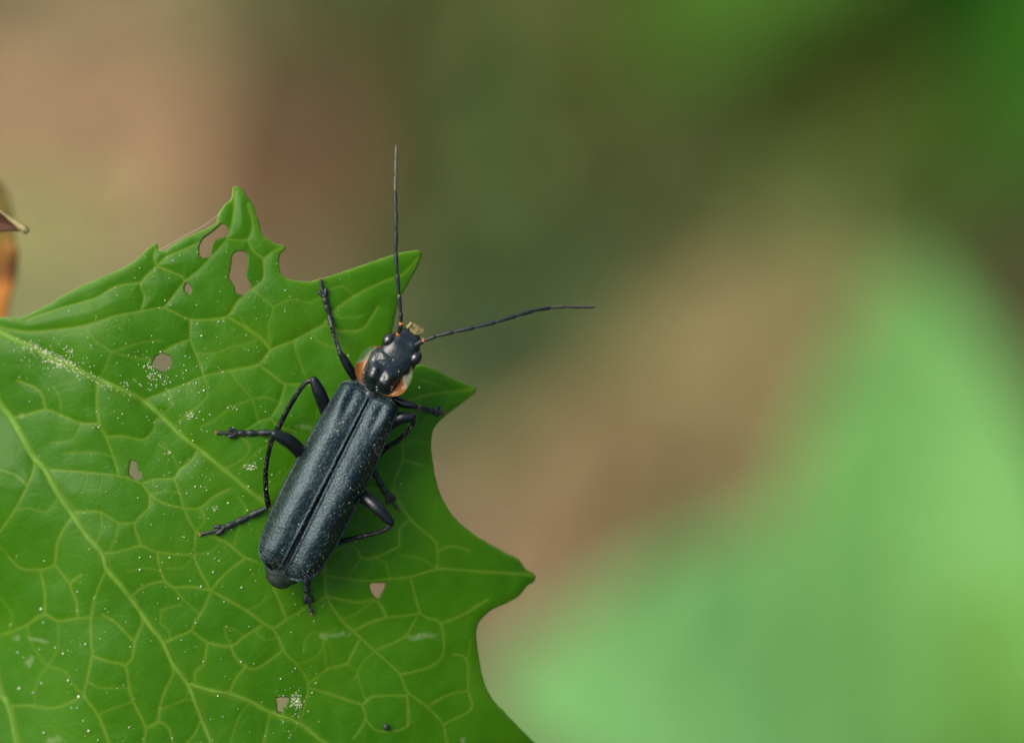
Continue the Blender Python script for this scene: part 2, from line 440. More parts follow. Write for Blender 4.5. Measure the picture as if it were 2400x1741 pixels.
# ------------------------------------------------------------------ green leaves of other plants, far behind
def herb_leaf(base, tip, hb, ht, width, col, label, roll=0.0, tcol=None, arch=0.10, foot=(0, 0), spec=0.2):
    A = ground_point(*base, hb); B = ground_point(*tip, ht)
    ax = (B - A); ln = ax.length; ax.normalize()
    toc = (CAM - (A + B) / 2).normalized()
    side = ax.cross(Vector((0, 0, 1)) * .8 + toc * .5).normalized()
    side = Matrix.Rotation(roll, 3, ax) @ side; up = side.cross(ax).normalized()
    if up.z < 0: up = -up
    t = top_empty('herb_leaf', A, 'world'); tag(t, label, 'leaf', 'green leaves out of focus beyond the beetle')
    n, m = 40, 6; V = []; F = []
    for i in range(n + 1):
        f = i / n
        wv = math.sin(math.pi * min(1, f ** 0.72)) ** 0.8 * (1 + 0.10 * abs(((f * 11) % 1) - .5)) if 0 < f < 1 else 0.01
        c = A + ax * ln * f + up * (arch * ln * math.sin(math.pi * f))
        for j in range(-m, m + 1):
            q = j / m
            V.append(c + side * (width / 2 * wv * q) + up * (abs(q) ** 1.3 * 0.10 * width * wv + 0.012 * width * math.sin(f * 34 + abs(q) * 5)))
    k = 2 * m + 1
    F = [(i*k+j, i*k+j+1, (i+1)*k+j+1, (i+1)*k+j) for i in range(n) for j in range(k - 1)]
    b = mk('blade', V, F, simple('herb_green', col, 0.55, spec, 60, 0.15, trans=0.3, tcol=tcol or tuple(x * 1.3 for x in col)), t)
    sl = b.modifiers.new('thickness', 'SOLIDIFY'); sl.thickness = 0.0003
    mb = MB(); mb.tube([A + ax * ln * f + up * (arch * ln * math.sin(math.pi * f) - .0003) for f in np.linspace(0, .96, 16)], np.linspace(.0007, .0002, 16), 6)
    mb.build('midrib', M_PETIOLE, t)
    foot_p = Vector((A.x + foot[0], A.y + foot[1], -0.01))
    mid = (A + foot_p) / 2 - ax * 0.02
    mb = MB(); mb.tube(catmull([tuple(foot_p), tuple(mid), tuple(A)], 8), [0.0011] * 17, 8); mb.build('stalk', M_PETIOLE, t)
    return t
G1 = (0.13, 0.33, 0.085)
herb_leaf((2210, 1980), (2130, 600), 0.16, 0.17, 0.0275, (0.125, 0.31, 0.070), 'upright pale green leaf whose tip points up between brown litter and dark corner')
herb_leaf((2350, 1700), (1120, 1640), 0.12, 0.13, 0.035, (0.13, 0.33, 0.090), 'pale bluish green leaf lying across below the reddish brown litter')
herb_leaf((2560, 2050), (2280, 1350), 0.20, 0.21, 0.020, (0.115, 0.285, 0.040), 'yellowish green leaf overlapping the base of the pale upright leaf')
herb_leaf((2080, -560), (1560, 190), 0.02, 0.02, 0.034, (0.050, 0.128, 0.012), 'dull green leaf hanging above the olive ground plants', spec=0.05)
herb_leaf((2880, -300), (2440, 420), 0.02, 0.02, 0.024, (0.034, 0.125, 0.008), 'deep green leaf beside the dull green one, darkest of the blurred leaves', spec=0.05)

# ------------------------------------------------------------------ the leaf the beetle sits on
OUT = [(0,746),(38,745),(63,740),(85,729),(111,716),(142,697),(177,678),(221,659),(253,645),(285,631),(310,617),(332,598),(354,579),
 (364,573),(368,571),(369,578),(371,586),(379,590),(405,575),(436,558),(468,544),(493,533),(507,524),(512,507),(522,488),(544,463),(546,448),(547,440),(553,438),
 (560,440),(575,457),(591,479),(601,504),(607,526),(616,552),(632,564),(651,574),(667,577),(669,580),(667,586),(659,590),(654,602),(653,621),(658,640),
 (671,653),(697,659),(725,661),(753,654),(798,640),(850,623),(891,608),(923,598),(961,590),(984,589),(988,594),(985,604),(976,627),(961,655),(948,677),
 (935,699),(927,731),(918,775),(916,803),(924,835),(945,856),(965,859),(982,856),(1006,861),(1035,874),(1067,889),(1098,902),(1113,909),(1116,913),(1112,919),
 (1095,934),(1066,956),(1035,981),(1016,1004),(1010,1028),(1010,1054),(1014,1085),(1020,1122),(1033,1164),(1053,1198),(1087,1235),(1112,1253),
 (1146,1274),(1183,1295),(1216,1312),(1231,1334),(1248,1344),(1254,1351),(1251,1361),(1236,1371),(1216,1394),(1183,1414),(1153,1427),(1122,1458),(1115,1486),
 (1118,1516),(1124,1555),(1134,1598),(1153,1637),(1183,1670),(1216,1703),(1255,1741),
 (1310,1790),(1400,1840),(1416,1850),(1395,1875),(1330,1910),(1280,1960),(1275,2040),(1320,2140),(1380,2200),(1392,2215),(1360,2225),
 (1250,2260),(1180,2330),(1150,2440),(1160,2560),(1150,2580),(1090,2520),(980,2430),(860,2400),(740,2440),(700,2520),(680,2525),(650,2430),
 (560,2320),(430,2270),(300,2300),(210,2350),(195,2340),(180,2230),(100,2110),(-20,2060),(-150,2080),(-260,2120),(-272,2105),
 (-280,1990),(-340,1860),(-440,1790),(-560,1780),(-575,1765),(-560,1650),(-590,1520),(-660,1440),(-740,1420),(-745,1405),(-690,1310),
 (-660,1190),(-690,1090),(-740,1010),(-730,995),(-620,960),(-500,880),(-400,790),(-300,745),(-215,740),(-160,720),(-135,702),(-110,716),(-70,740),(-30,747)]
HOLES = [[(519,523),(531,530),(530,555),(506,561),(498,574),(490,602),(471,602),(466,577),(468,571),(480,555),(496,542),(511,531)],
 [(550,593),(579,593),(580,618),(579,653),(588,666),(563,692),(553,685),(549,669),(539,653),(542,621)],
 [(430,675),(438,664),(446,669),(449,681),(444,689),(435,686)],
 [(381+22*math.cos(a),849+20*math.sin(a)) for a in np.linspace(0,2*math.pi,10,endpoint=False)],
 [(307,1079),(318,1082),(322,1098),(330,1108),(330,1123),(316,1123),(305,1114),(302,1095)],
 [(867,1368),(885,1366),(902,1368),(898,1382),(883,1402),(872,1387)],
 [(648,1636),(662,1633),(676,1636),(673,1646),(664,1655),(664,1669),(653,1667),(650,1650)]]
V1 = [  # main veins: ribs of their own
 [(-130,700),(-60,745),(0,779),(32,795),(73,814),(120,839),(158,855),(196,874),(253,899),(285,913),(335,938),(379,975),(420,1016),(468,1054),(506,1085),(553,1123),(594,1158),(620,1177),(690,1250),(740,1305),(763,1348)],
 [(-130,700),(-70,820),(0,943),(25,975),(47,1013),(79,1070),(107,1101),(133,1149),(171,1206),(202,1253),(240,1297),(253,1335),(285,1373),(321,1420),(355,1470),(383,1504),(407,1556),(441,1602),(463,1655),(481,1701),(497,1741),(560,1900),(640,2150)],
 [(441,1602),(494,1618),(537,1626),(586,1643),(636,1670),(699,1693),(759,1739),(900,1850),(1100,2000)],
 [(-130,700),(-110,1000),(-60,1350),(0,1609),(15,1640),(28,1677),(40,1741),(80,1950),(150,2200)],
 [(-130,700),(-300,1000),(-450,1400),(-520,1650)]]
V2 = [
 [(-130,700),(-60,735),(0,765),(63,777),(126,773),(190,764),(237,751),(269,740),(332,729),(383,722),(443,748),(490,748),(534,740),(556,707),(588,678),(617,653),(617,615),(618,606),(645,587),(664,580)],
 [(383,722),(408,691),(433,659),(468,631),(500,596),(531,561),(544,520),(551,463),(553,445)],[(531,561),(579,561),(591,526),(580,480)],[(579,561),(594,590),(618,606)],
 [(329,729),(338,694),(329,662),(367,624),(392,602),(455,574)],[(329,662),(269,672),(221,700),(152,719),(95,738),(63,751)],[(367,624),(360,602),(367,576)],[(367,624),(401,637),(424,647),(433,659)],
 [(335,938),(395,915),(443,896),(477,881),(537,868),(605,854),(633,820),(687,798),(728,776),(757,760),(782,728),(829,694),(893,662),(943,643),(980,602)],
 [(605,854),(640,880),(668,899),(722,902),(760,925)],[(668,899),(655,943),(633,978),(605,988),(560,1020)],[(633,978),(649,997),(690,1010)],
 [(633,820),(608,789),(570,763),(532,741)],[(446,750),(446,795),(458,827),(477,881)],[(446,795),(408,808),(379,827)],
 [(107,1101),(177,1104),(278,1115),(329,1133),(351,1158),(379,1177),(430,1190),(468,1190),(499,1164),(537,1145)],
 [(329,1133),(364,1123),(408,1120),(420,1101),(449,1076),(462,1055)],[(278,1115),(265,1070),(247,1022),(232,991),(226,943),(228,890)],
 [(232,991),(190,991),(142,972),(107,959),(63,972),(30,978)],[(107,959),(92,915),(40,890)],[(247,1022),(291,1022),(335,1030),(360,1006),(364,987),(376,976)],
 [(430,1190),(420,1155),(408,1122)],[(430,1190),(443,1221),(458,1247),(455,1300),(471,1342),(493,1381)],[(458,1247),(515,1263),(544,1282),(575,1307),(601,1316)],
 [(240,1297),(285,1291),(329,1278),(370,1294),(455,1300)],[(368,1296),(376,1338),(392,1367),(408,1376),(444,1374),(494,1382)],
 [(351,1158),(348,1190),(316,1225),(326,1266),(329,1278)],[(316,1225),(278,1225),(234,1199),(177,1199)],
 [(79,1070),(79,1098),(63,1139),(35,1193),(0,1244),(-50,1300)],[(63,1139),(38,1114),(0,1101),(-60,1080)],
 [(251,1332),(244,1346),(225,1390),(213,1445),(213,1501),(216,1535),(204,1593),(198,1630),(228,1673),(256,1741),(290,1850)],
 [(213,1446),(182,1448),(136,1454),(102,1439),(62,1464),(19,1482),(-40,1495)],[(182,1448),(179,1408),(164,1368),(191,1346)],[(164,1368),(133,1328),(127,1322)],
 [(152,1234),(133,1275),(127,1322),(93,1334),(49,1331),(22,1306)],[(93,1334),(105,1386),(104,1439)],[(171,1206),(152,1234)],
 [(198,1630),(127,1658),(71,1652),(20,1655)],[(216,1535),(256,1550),(293,1559),(302,1609),(312,1643),(340,1701),(336,1741),(330,1800)],
 [(293,1559),(309,1541),(315,1504),(333,1460),(330,1432)],[(315,1504),(269,1457),(240,1440)],
 [(305,1400),(336,1374),(380,1362),(404,1374)],[(494,1383),(478,1423),(457,1457),(448,1476),(417,1491),(383,1504)],
 [(494,1383),(577,1430),(636,1470),(670,1451),(765,1397)],[(636,1470),(651,1491),(667,1528),(693,1555),(712,1578),(721,1605),(719,1634),(703,1690)],
 [(494,1383),(525,1346),(571,1309)],[(448,1476),(485,1504),(540,1513),(571,1491),(611,1467)],[(485,1504),(478,1553),(457,1572),(457,1596)],
 [(540,1513),(552,1538),(577,1561),(605,1564),(660,1525)],[(577,1561),(552,1590),(537,1625)],
 [(404,1560),(404,1584),(386,1618),(373,1664),(370,1689),(343,1704)],[(370,1689),(392,1701),(407,1741)],[(472,1680),(469,1689),(457,1717),(430,1750)],[(633,1670),(622,1720),(617,1741)],
 [(640,1375),(655,1410),(670,1451)],
 [(763,1348),(814,1356),(864,1361),(913,1356),(962,1351),(1025,1333),(1078,1335),(1143,1340),(1229,1345),(1248,1350)],
 [(763,1348),(765,1397),(798,1450),(829,1480),(880,1526),(936,1578),(953,1618),(999,1654),(1038,1697),(1048,1741),(1080,1800)],
 [(721,1603),(765,1568),(811,1555),(824,1532),(844,1497)],[(721,1610),(782,1628),(847,1649),(874,1631),(953,1629)],[(847,1649),(857,1684),(828,1730)],[(857,1684),(887,1713),(956,1700),(953,1625)],
 [(936,1580),(999,1565),(1038,1532),(1032,1460),(986,1437),(962,1351)],[(986,1437),(907,1447),(861,1460),(834,1476)],[(1032,1460),(1078,1443),(1143,1404)],
 [(907,1447),(880,1404),(838,1411),(765,1397)],[(1038,1697),(1104,1661),(1097,1618),(1094,1545),(1060,1532)],[(1097,1618),(1058,1624),(1010,1650)],[(880,1522),(946,1493),(976,1447)],
 [(1025,1333),(1025,1289),(1018,1266),(965,1220),(922,1145),(944,1077),(941,1030)],[(965,1215),(939,1236),(935,1280)],[(1025,1289),(1064,1279),(1100,1290)],
 [(763,1330),(777,1296),(827,1278),(848,1306),(879,1306),(935,1280)],[(944,1077),(990,1090)],[(922,1145),(854,1144)],
 [(1114,912),(1051,918),(987,928),(930,950)],[(757,760),(800,775),(850,770),(885,720)]]
V3 = [
 [(534,742),(579,773),(607,792),(633,820)],[(458,827),(506,827),(544,811),(575,808),(607,792)],[(262,824),(234,887)],[(262,824),(335,801),(379,798)],[(262,824),(221,798),(202,768)],[(262,824),(316,839),(357,843)],
 [(595,790),(560,740)],[(420,1101),(400,1060),(370,1040)],[(265,1070),(220,1060),(150,1062)],[(190,991),(170,1030),(120,1037)],[(142,972),(140,930),(125,905)],
 [(278,1225),(270,1262),(255,1290)],[(177,1199),(165,1180),(145,1165)],[(376,1338),(340,1330),(300,1340)],[(455,1300),(430,1330),(392,1330)],[(408,1376),(430,1405),(470,1440)],
 [(380,1430),(375,1460),(395,1475),(398,1500)],[(425,1415),(375,1430)],[(540,1513),(525,1470),(555,1478),(571,1491)],[(577,1430),(610,1415),(625,1395)],
 [(651,1491),(620,1500),(600,1480)],[(693,1555),(740,1540),(760,1500),(735,1480),(715,1500),(712,1530)],[(765,1568),(760,1520),(757,1490),(790,1470)],[(811,1555),(835,1570),(843,1600),(857,1640)],
 [(880,1526),(855,1545),(830,1590)],[(953,1629),(955,1700)],[(999,1654),(1040,1630)],[(798,1450),(830,1440),(880,1404)],[(913,1356),(905,1320),(879,1306)],[(848,1306),(830,1330),(815,1354)],
 [(1025,1333),(990,1310),(935,1300)],[(557,1165),(575,1190),(560,1240),(544,1282)],[(515,1263),(500,1290),(455,1300)],[(560,1020),(585,1045),(570,1075),(530,1095)],[(640,1040),(600,1060),(560,1100)],
 [(655,943),(620,930),(590,935)],[(537,868),(560,900),(590,935),(605,988)],[(590,935),(540,955),(500,985),(468,1000)],[(477,881),(485,930),(450,960),(420,985)],
 [(395,915),(400,950),(379,972)],[(728,776),(745,800),(800,820)],[(782,728),(800,745),(850,740)],[(687,798),(700,840),(722,902)],[(640,720),(680,700),(720,710),(760,690)],[(588,678),(640,720),(628,760),(633,820)],
 [(829,694),(800,670),(750,690)],[(198,1630),(170,1600),(150,1570),(110,1560)],[(136,1454),(135,1520),(110,1560),(85,1600),(80,1650)],[(204,1593),(230,1610),(302,1612)],[(312,1643),(260,1660),(232,1675)],[(373,1664),(430,1640),(460,1640)],
 [(586,1643),(560,1680),(540,1741)],[(703,1690),(680,1720)],[(1094,1545),(1105,1500)],[(1051,918),(1020,900),(985,890)],[(987,928),(970,960),(945,1030)],[(941,1046),(970,1030),(1005,1040)],[(855,1200),(880,1190),(922,1150)],
 [(468,1190),(480,1220),(458,1247)],[(351,1158),(390,1150),(420,1155)],[(234,1199),(240,1240),(222,1275)],[(35,1193),(70,1190),(110,1200),(140,1160)],[(22,1306),(0,1280),(-30,1290)],[(19,1482),(30,1440),(0,1400)],[(62,1464),(75,1510),(110,1560)]]
SCARS = [(785,1487,34,8,-0.05),(760,1490,14,9,0.2),(985,1491,38,9,-0.12),(693,1641,12,14,0.6),(700,1652,8,8,0),(586,1092,14,8,0),(712,1000,26,6,0.05),(40,1495,12,8,0),(70,1550,10,14,.3),(130,1733,26,10,0),
         (95,1500,30,6,.2),(1085,1735,7,9,0),(48,975,9,7,0)]

def segs(lines, n=3):
    A = []; B = []
    for l in lines:
        c = catmull(l, n)
        A += list(c[:-1]); B += list(c[1:])
    return np.array(A), np.array(B)
SEG = [segs(V1, 3), segs(V2, 3), segs(V3, 2)]
def seg_dist(px, py, AB, chunk=4000):
    A, B = AB; A = A.astype(np.float32); B = B.astype(np.float32); px = px.astype(np.float32); py = py.astype(np.float32); D = B - A; LL = (D ** 2).sum(1) + 1e-9
    out = np.empty(len(px))
    for i in range(0, len(px), chunk):
        x = px[i:i+chunk, None]; y = py[i:i+chunk, None]
        t = np.clip(((x - A[None, :, 0]) * D[None, :, 0] + (y - A[None, :, 1]) * D[None, :, 1]) / LL[None], 0, 1)
        dx = x - A[None, :, 0] - t * D[None, :, 0]; dy = y - A[None, :, 1] - t * D[None, :, 1]
        out[i:i+chunk] = np.sqrt((dx * dx + dy * dy).min(1))
    return out
def smooth(a, b, x):
    t = np.clip((x - a) / (b - a), 0, 1); return t * t * (3 - 2 * t)
def vnoise(px, py, sc_, seed=0):
    """smooth value noise, -1..1"""
    r = np.random.default_rng(seed); g = r.uniform(-1, 1, (64, 64))
    x = px / sc_ + 1000; y = py / sc_ + 1000
    i = np.floor(x).astype(int); j = np.floor(y).astype(int); fx = x - i; fy = y - j
    fx = fx * fx * (3 - 2 * fx); fy = fy * fy * (3 - 2 * fy)
    a = g[i % 64, j % 64]; b = g[(i+1) % 64, j % 64]; c = g[i % 64, (j+1) % 64]; d = g[(i+1) % 64, (j+1) % 64]
    return (a * (1 - fx) + b * fx) * (1 - fy) + (c * (1 - fx) + d * fx) * fy
def leaf_base(px, py):
    dx = (px - 600) / 1000; dy = (py - 950) / 1000
    z = -4.2 * np.maximum(dx, 0) ** 2 - 1.1 * np.maximum(dy, 0) ** 2
    z = z - 1.6 * np.maximum(-dx, 0) ** 2 * 1.2
    z = z - 14 * np.clip((330 - px) / 1000, 0, 1.2) ** 2 * smooth(1000, 1500, py)
    z = z - 3.0 * np.clip((760 - py) / 1000, 0, 1) ** 1.6
    z = z - 8.0 * np.clip((330 - px) / 1000, 0, .7) ** 2 * smooth(1150, 950, py)
    z = z + 0.22 * vnoise(px, py, 260, 3) + 0.10 * vnoise(px, py, 120, 4)
    return z
def leaf_z(px, py, full=False, edge=None):
    px = np.atleast_1d(np.asarray(px, float)); py = np.atleast_1d(np.asarray(py, float))
    d1, d2, d3 = (seg_dist(px, py, s_) * S / MM for s_ in SEG)
    z = leaf_base(px, py)
    k = (0.22 + 0.42 * smooth(1350, 950, py) + 0.2 * smooth(950, 750, py)) * (0.55 + 0.45 * smooth(1000, 650, px))     # the blade is flatter towards the tip
    z = z - k * (0.20 * np.exp(-d1 / 0.45) + 0.125 * np.exp(-d2 / 0.30) + 0.028 * np.exp(-d3 / 0.18))
    z = z + 0.02 * vnoise(px, py, 34, 5)
    if edge is not None: z = z - 0.05 * np.clip(1 - edge * S / MM / 0.30, 0, 1) ** 2
    if full: return z * MM, d1, d2, d3
    return z * MM
def inside(px, py, poly):
    P = np.asarray(poly); r = np.zeros(len(px), bool); n = len(P)
    if n < 200:
        m = (px > P[:, 0].min()) & (px < P[:, 0].max()) & (py > P[:, 1].min()) & (py < P[:, 1].max())
        if m.sum() < len(px) // 2:
            if m.any(): r[m] = inside(px[m], py[m], poly)
            return r
    for i in range(n):
        x1, y1 = P[i]; x2, y2 = P[(i + 1) % n]
        if y1 == y2: continue
        c = (y1 > py) != (y2 > py)
        r ^= c & (px < (x2 - x1) * (py - y1) / (y2 - y1) + x1)
    return r
def closed_smooth(P, step):
    P = [np.array(p, float) for p in P]; n = len(P); out = []
    for i in range(n):
        p0, p1, p2, p3 = P[i-1], P[i], P[(i+1) % n], P[(i+2) % n]
        # tangents scaled by the span keep tight teeth from looping
        l0, l1, l2 = (np.linalg.norm(b - a) + 1e-6 for a, b in ((p0, p1), (p1, p2), (p2, p3)))
        m1 = ((p1 - p0) / l0 * l1 + (p2 - p1) / l1 * l0) / (l0 + l1) * l1
        m2 = ((p2 - p1) / l1 * l2 + (p3 - p2) / l2 * l1) / (l1 + l2) * l1
        st = step if -60 < p1[0] and p1[1] < 1800 else 14
        k = max(1, int(round(l1 / st)))
        for q in range(k):
            t = q / k; t2, t3 = t * t, t ** 3
            out.append((2*t3-3*t2+1) * p1 + (t3-2*t2+t) * m1 + (-2*t3+3*t2) * p2 + (t3-t2) * m2)
    return np.array(out)

LEAF_P0 = L(-130, 700, 0.0)
def build_leaf():
    step = 3.4
    bnd = closed_smooth(OUT, step)
    bnd = bnd + np.stack([vnoise(bnd[:, 0], bnd[:, 1], 9, 11), vnoise(bnd[:, 0], bnd[:, 1], 9, 12)], 1) * 0.9
    holes = []
    for h in HOLES:
        c = closed_smooth(h, 2.5)
        holes.append(c + np.stack([vnoise(c[:, 0], c[:, 1], 7, 21), vnoise(c[:, 0], c[:, 1], 7, 22)], 1) * 1.6)
    pts = [bnd] + holes
    rings = []; b = 0
    for p in pts: rings += [(b + i, b + (i + 1) % len(p)) for i in range(len(p))]; b += len(p)
    ring_xy = np.concatenate(pts)
    # inner lattice
    def lattice(x0, x1, y0, y1, st):
        xs = np.arange(x0, x1, st); ys = np.arange(y0, y1, st * .866)
        X, Y = np.meshgrid(xs, ys); X = X + (np.arange(len(ys)) % 2)[:, None] * st / 2
        X = X + rng.uniform(-.12, .12, X.shape) * st; Y = Y + rng.uniform(-.12, .12, Y.shape) * st
        return np.stack([X.ravel(), Y.ravel()], 1)
    fine = lattice(-45, 1300, 430, 1790, step)
    coarse = lattice(-800, 1450, 660, 2620, 15)
    coarse = coarse[~((coarse[:, 0] > -52) & (coarse[:, 0] < 1310) & (coarse[:, 1] < 1797))]
    G = np.concatenate([fine, coarse])
    ok = inside(G[:, 0], G[:, 1], bnd)
    for h in holes: ok &= ~inside(G[:, 0], G[:, 1], h)
    G = G[ok]
    # keep clear of the rings (cell hash)
    cell = {}
    for q in ring_xy:
        cell.setdefault((int(q[0] // 6), int(q[1] // 6)), []).append(q)
    keep = []
    for i, q in enumerate(G):
        cx, cy = int(q[0] // 6), int(q[1] // 6); good = True
        for a in (-1, 0, 1):
            for c in (-1, 0, 1):
                for r_ in cell.get((cx + a, cy + c), ()):
                    if (r_[0]-q[0]) ** 2 + (r_[1]-q[1]) ** 2 < 4.0: good = False
        if good: keep.append(i)
    G = G[keep]
    allp = np.concatenate([ring_xy, G])
    res = delaunay_2d_cdt([Vector(p) for p in allp], rings, [], 0, 1e-4)
    P = np.array([(v[0], v[1]) for v in res[0]]); F = np.array([f for f in res[2]])
    c = P[F].mean(1); ok = inside(c[:, 0], c[:, 1], bnd)
    for h in holes: ok &= ~inside(c[:, 0], c[:, 1], h)
    F = F[ok]
    a, b_, c_ = P[F[:, 0]], P[F[:, 1]], P[F[:, 2]]
    cr = (b_[:, 0]-a[:, 0]) * (c_[:, 1]-a[:, 1]) - (b_[:, 1]-a[:, 1]) * (c_[:, 0]-a[:, 0])
    F[cr > 0] = F[cr > 0][:, ::-1]           # pixel y runs down: flip so that faces look at +z
    used = np.unique(F); mp = -np.ones(len(P), int); mp[used] = np.arange(len(used)); P = P[used]; F = mp[F]
    big = {(int(x // 24), int(y // 24)) for x, y in bnd}
    rr = np.concatenate([bnd, bnd[:1]]); edge = np.full(len(P), 1e3)
    near = np.array([any((int(x // 24) + a, int(y // 24) + b) in big for a in (-1, 0, 1) for b in (-1, 0, 1)) for x, y in P])
    edge[near] = seg_dist(P[near, 0], P[near, 1], (rr[:-1], rr[1:]), 1500)
    z, d1, d2, d3 = leaf_z(P[:, 0], P[:, 1], True, edge)
    V = Larr(P[:, 0], P[:, 1], z)
    vein = np.clip(np.exp(-(d2 / (0.048 + 0.016 * vnoise(P[:, 0], P[:, 1], 90, 71))) ** 2) + 0.6 * np.exp(-(d3 / 0.042) ** 2) + 0.9 * np.exp(-(d1 / 0.11) ** 2) + 0.9 * np.exp(-edge * S / MM / 0.05), 0, 1)
    scar = np.zeros(len(P))
    for (x, y, a, b, th) in SCARS:
        u = (P[:, 0]-x) * math.cos(th) + (P[:, 1]-y) * math.sin(th); v = -(P[:, 0]-x) * math.sin(th) + (P[:, 1]-y) * math.cos(th)
        r = np.sqrt((u / a) ** 2 + (v / b) ** 2) + 0.45 * vnoise(P[:, 0], P[:, 1], 7, 31)
        scar = np.maximum(scar, 0.75 * smooth(1.15, 0.5, r) * (0.65 + 0.35 * vnoise(P[:, 0], P[:, 1], 4, 32)))
    chew = np.zeros(len(P))
    for h in holes:
        m = (np.abs(P[:, 0] - h[:, 0].mean()) < 60) & (np.abs(P[:, 1] - h[:, 1].mean()) < 80)
        hr = np.concatenate([h, h[:1]]); dh = seg_dist(P[m, 0], P[m, 1], (hr[:-1], hr[1:]))
        chew[m] = np.maximum(chew[m], np.clip(np.exp(-(dh / 3.4) ** 2) * (0.55 + 0.6 * vnoise(P[m, 0], P[m, 1], 9, 51)), 0, 1))
    t = top_empty('green_leaf', LEAF_P0)
    tag(t, 'toothed green leaf with branching veins and chewed holes, carrying the beetle', 'leaf')
    bl = mk('blade', V, F, M_LEAF, t, attrs={'vein': vein, 'scar': np.clip(scar, 0, 1), 'chew': chew})
    sl = bl.modifiers.new('thickness', 'SOLIDIFY'); sl.thickness = 0.00012; sl.offset = -1
    for i, l in enumerate(V1):
        c = catmull(l, 5); n = len(c)
        zz = leaf_z(c[:, 0], c[:, 1])
        f = np.linspace(0, 1, n)
        r0, r1 = [(0.16, 0.05), (0.165, 0.08), (0.08, 0.055), (0.17, 0.10), (0.18, 0.08)][i]
        rad = (r0 + (r1 - r0) * f ** 0.8) * MM * (1 + 0.06 * vnoise(c[:, 0], c[:, 1], 12, 41))
        pts3 = [L(x, y, q + r * 0.05) for (x, y), q, r in zip(c, zz, rad)]
        mb = MB(); mb.tube(pts3, rad, 12, 0.36); mb.build('main_vein', M_VEIN, t)
    e = bnd[(bnd[:, 0] > -40) & (bnd[:, 1] < 1780)]
    i0 = int(np.argmin((bnd[:, 0] + 20) ** 2 + (bnd[:, 1] - 747) ** 2)); ring = np.roll(bnd, -i0, axis=0)
    stop = int(np.argmax(ring[:, 1] > 1775)); ring = ring[:stop]
    ez = leaf_z(ring[:, 0], ring[:, 1], edge=np.zeros(len(ring)))
    mb = MB(); mb.tube([L(x, y, q - .00004) for (x, y), q in zip(ring, ez)], 0.000024 * (1 + .25 * vnoise(ring[:, 0], ring[:, 1], 14, 61)), 8, 1.0)
    mb.build('margin', simple('leaf_margin', (0.10, 0.24, 0.025), 0.32, 0.5, 2500, 0.3, trans=.2), t)
    # petiole: leaves the blade outside the frame and runs down to the ground
    Ri = R.transposed()
    b0 = L(-130, 700, -0.0004); foot = Ri @ (Vector((-0.135, 0.02, 0.0)) - O)
    pth = catmull([tuple(L(-112, 712, leaf_z(-112, 712)[0] - .0004)), tuple(b0 + Vector((-.004, .0014, -.0006))), tuple(b0 + Vector((-.02, .004, -.003))), tuple(b0 + Vector((-.055, .0, -.03))), tuple(foot)], 10)
    mb = MB(); mb.tube(pth, np.linspace(0.0004, 0.0012, len(pth)), 10); mb.build('petiole', M_PETIOLE, t)
    return bnd, holes
LEAF_BND, LEAF_HOLES = build_leaf()

# ------------------------------------------------------------------ beetle
Z0 = float(leaf_z(760, 1130)[0])
def pz(px, py, z): return L(px, py, Z0 + z * MM)               # z in mm above the leaf under the body
def pg(px, py, off): return L(px, py, float(leaf_z(px, py)[0]) + off * MM)   # off in mm above the leaf there
U = np.array((0.449, -0.894)); U /= np.linalg.norm(U); W = np.array((-U[1], U[0]))   # tail->head, to the right
T0 = np.array((663.0, 1336.0))
def bp(s, t, z): q = T0 + U * s + W * t; return pz(q[0], q[1], z)

beetle = top_empty('soldier_beetle', pz(760, 1130, 0.0))
tag(beetle, 'slender black soldier beetle with orange collar edges, standing on the toothed leaf', 'beetle')

def loft(rows):
    """rows: list of equal-length rings of points, closed around"""
    V = [p for r in rows for p in r]; k = len(rows[0]); n = len(rows)
    F = [(i*k+j, (i+1)*k+j, (i+1)*k+(j+1) % k, i*k+(j+1) % k) for i in range(n - 1) for j in range(k)]
    F += [tuple(range(k)), tuple((n-1)*k + j for j in range(k - 1, -1, -1))]
    return V, F
def build_body():
    prof = [(-44,7,1.05,1.30),(-41,16,.95,1.42),(-32,28,.88,1.55),(-18,38,.80,1.66),(-4,46,.74,1.74),(20,60,.68,1.8),(80,74,.6,1.85),(200,78,.55,1.9),(330,74,.5,1.95),(420,66,.5,2.0),(470,50,.6,2.0),(520,42,.7,2.0),(570,32,.9,1.95),(590,26,1.05,1.9)]
    c = catmull(prof, 4); rows = []
    for i, (s, hw, zb, zt) in enumerate(c):
        ring = []
        seg = 1 + 0.035 * math.sin(s / 3.2) if s < 20 else 1
        for k in range(24):
            a = 2 * math.pi * k / 24; zc = (zb + zt) / 2; hz = (zt - zb) / 2
            ring.append(bp(s, hw * seg * math.copysign(abs(math.cos(a)) ** .8, math.cos(a)), zc + hz * math.sin(a)))
        rows.append(ring)
    V, F = loft(rows); mk('body', V, F, M_ABD, beetle)
build_body()

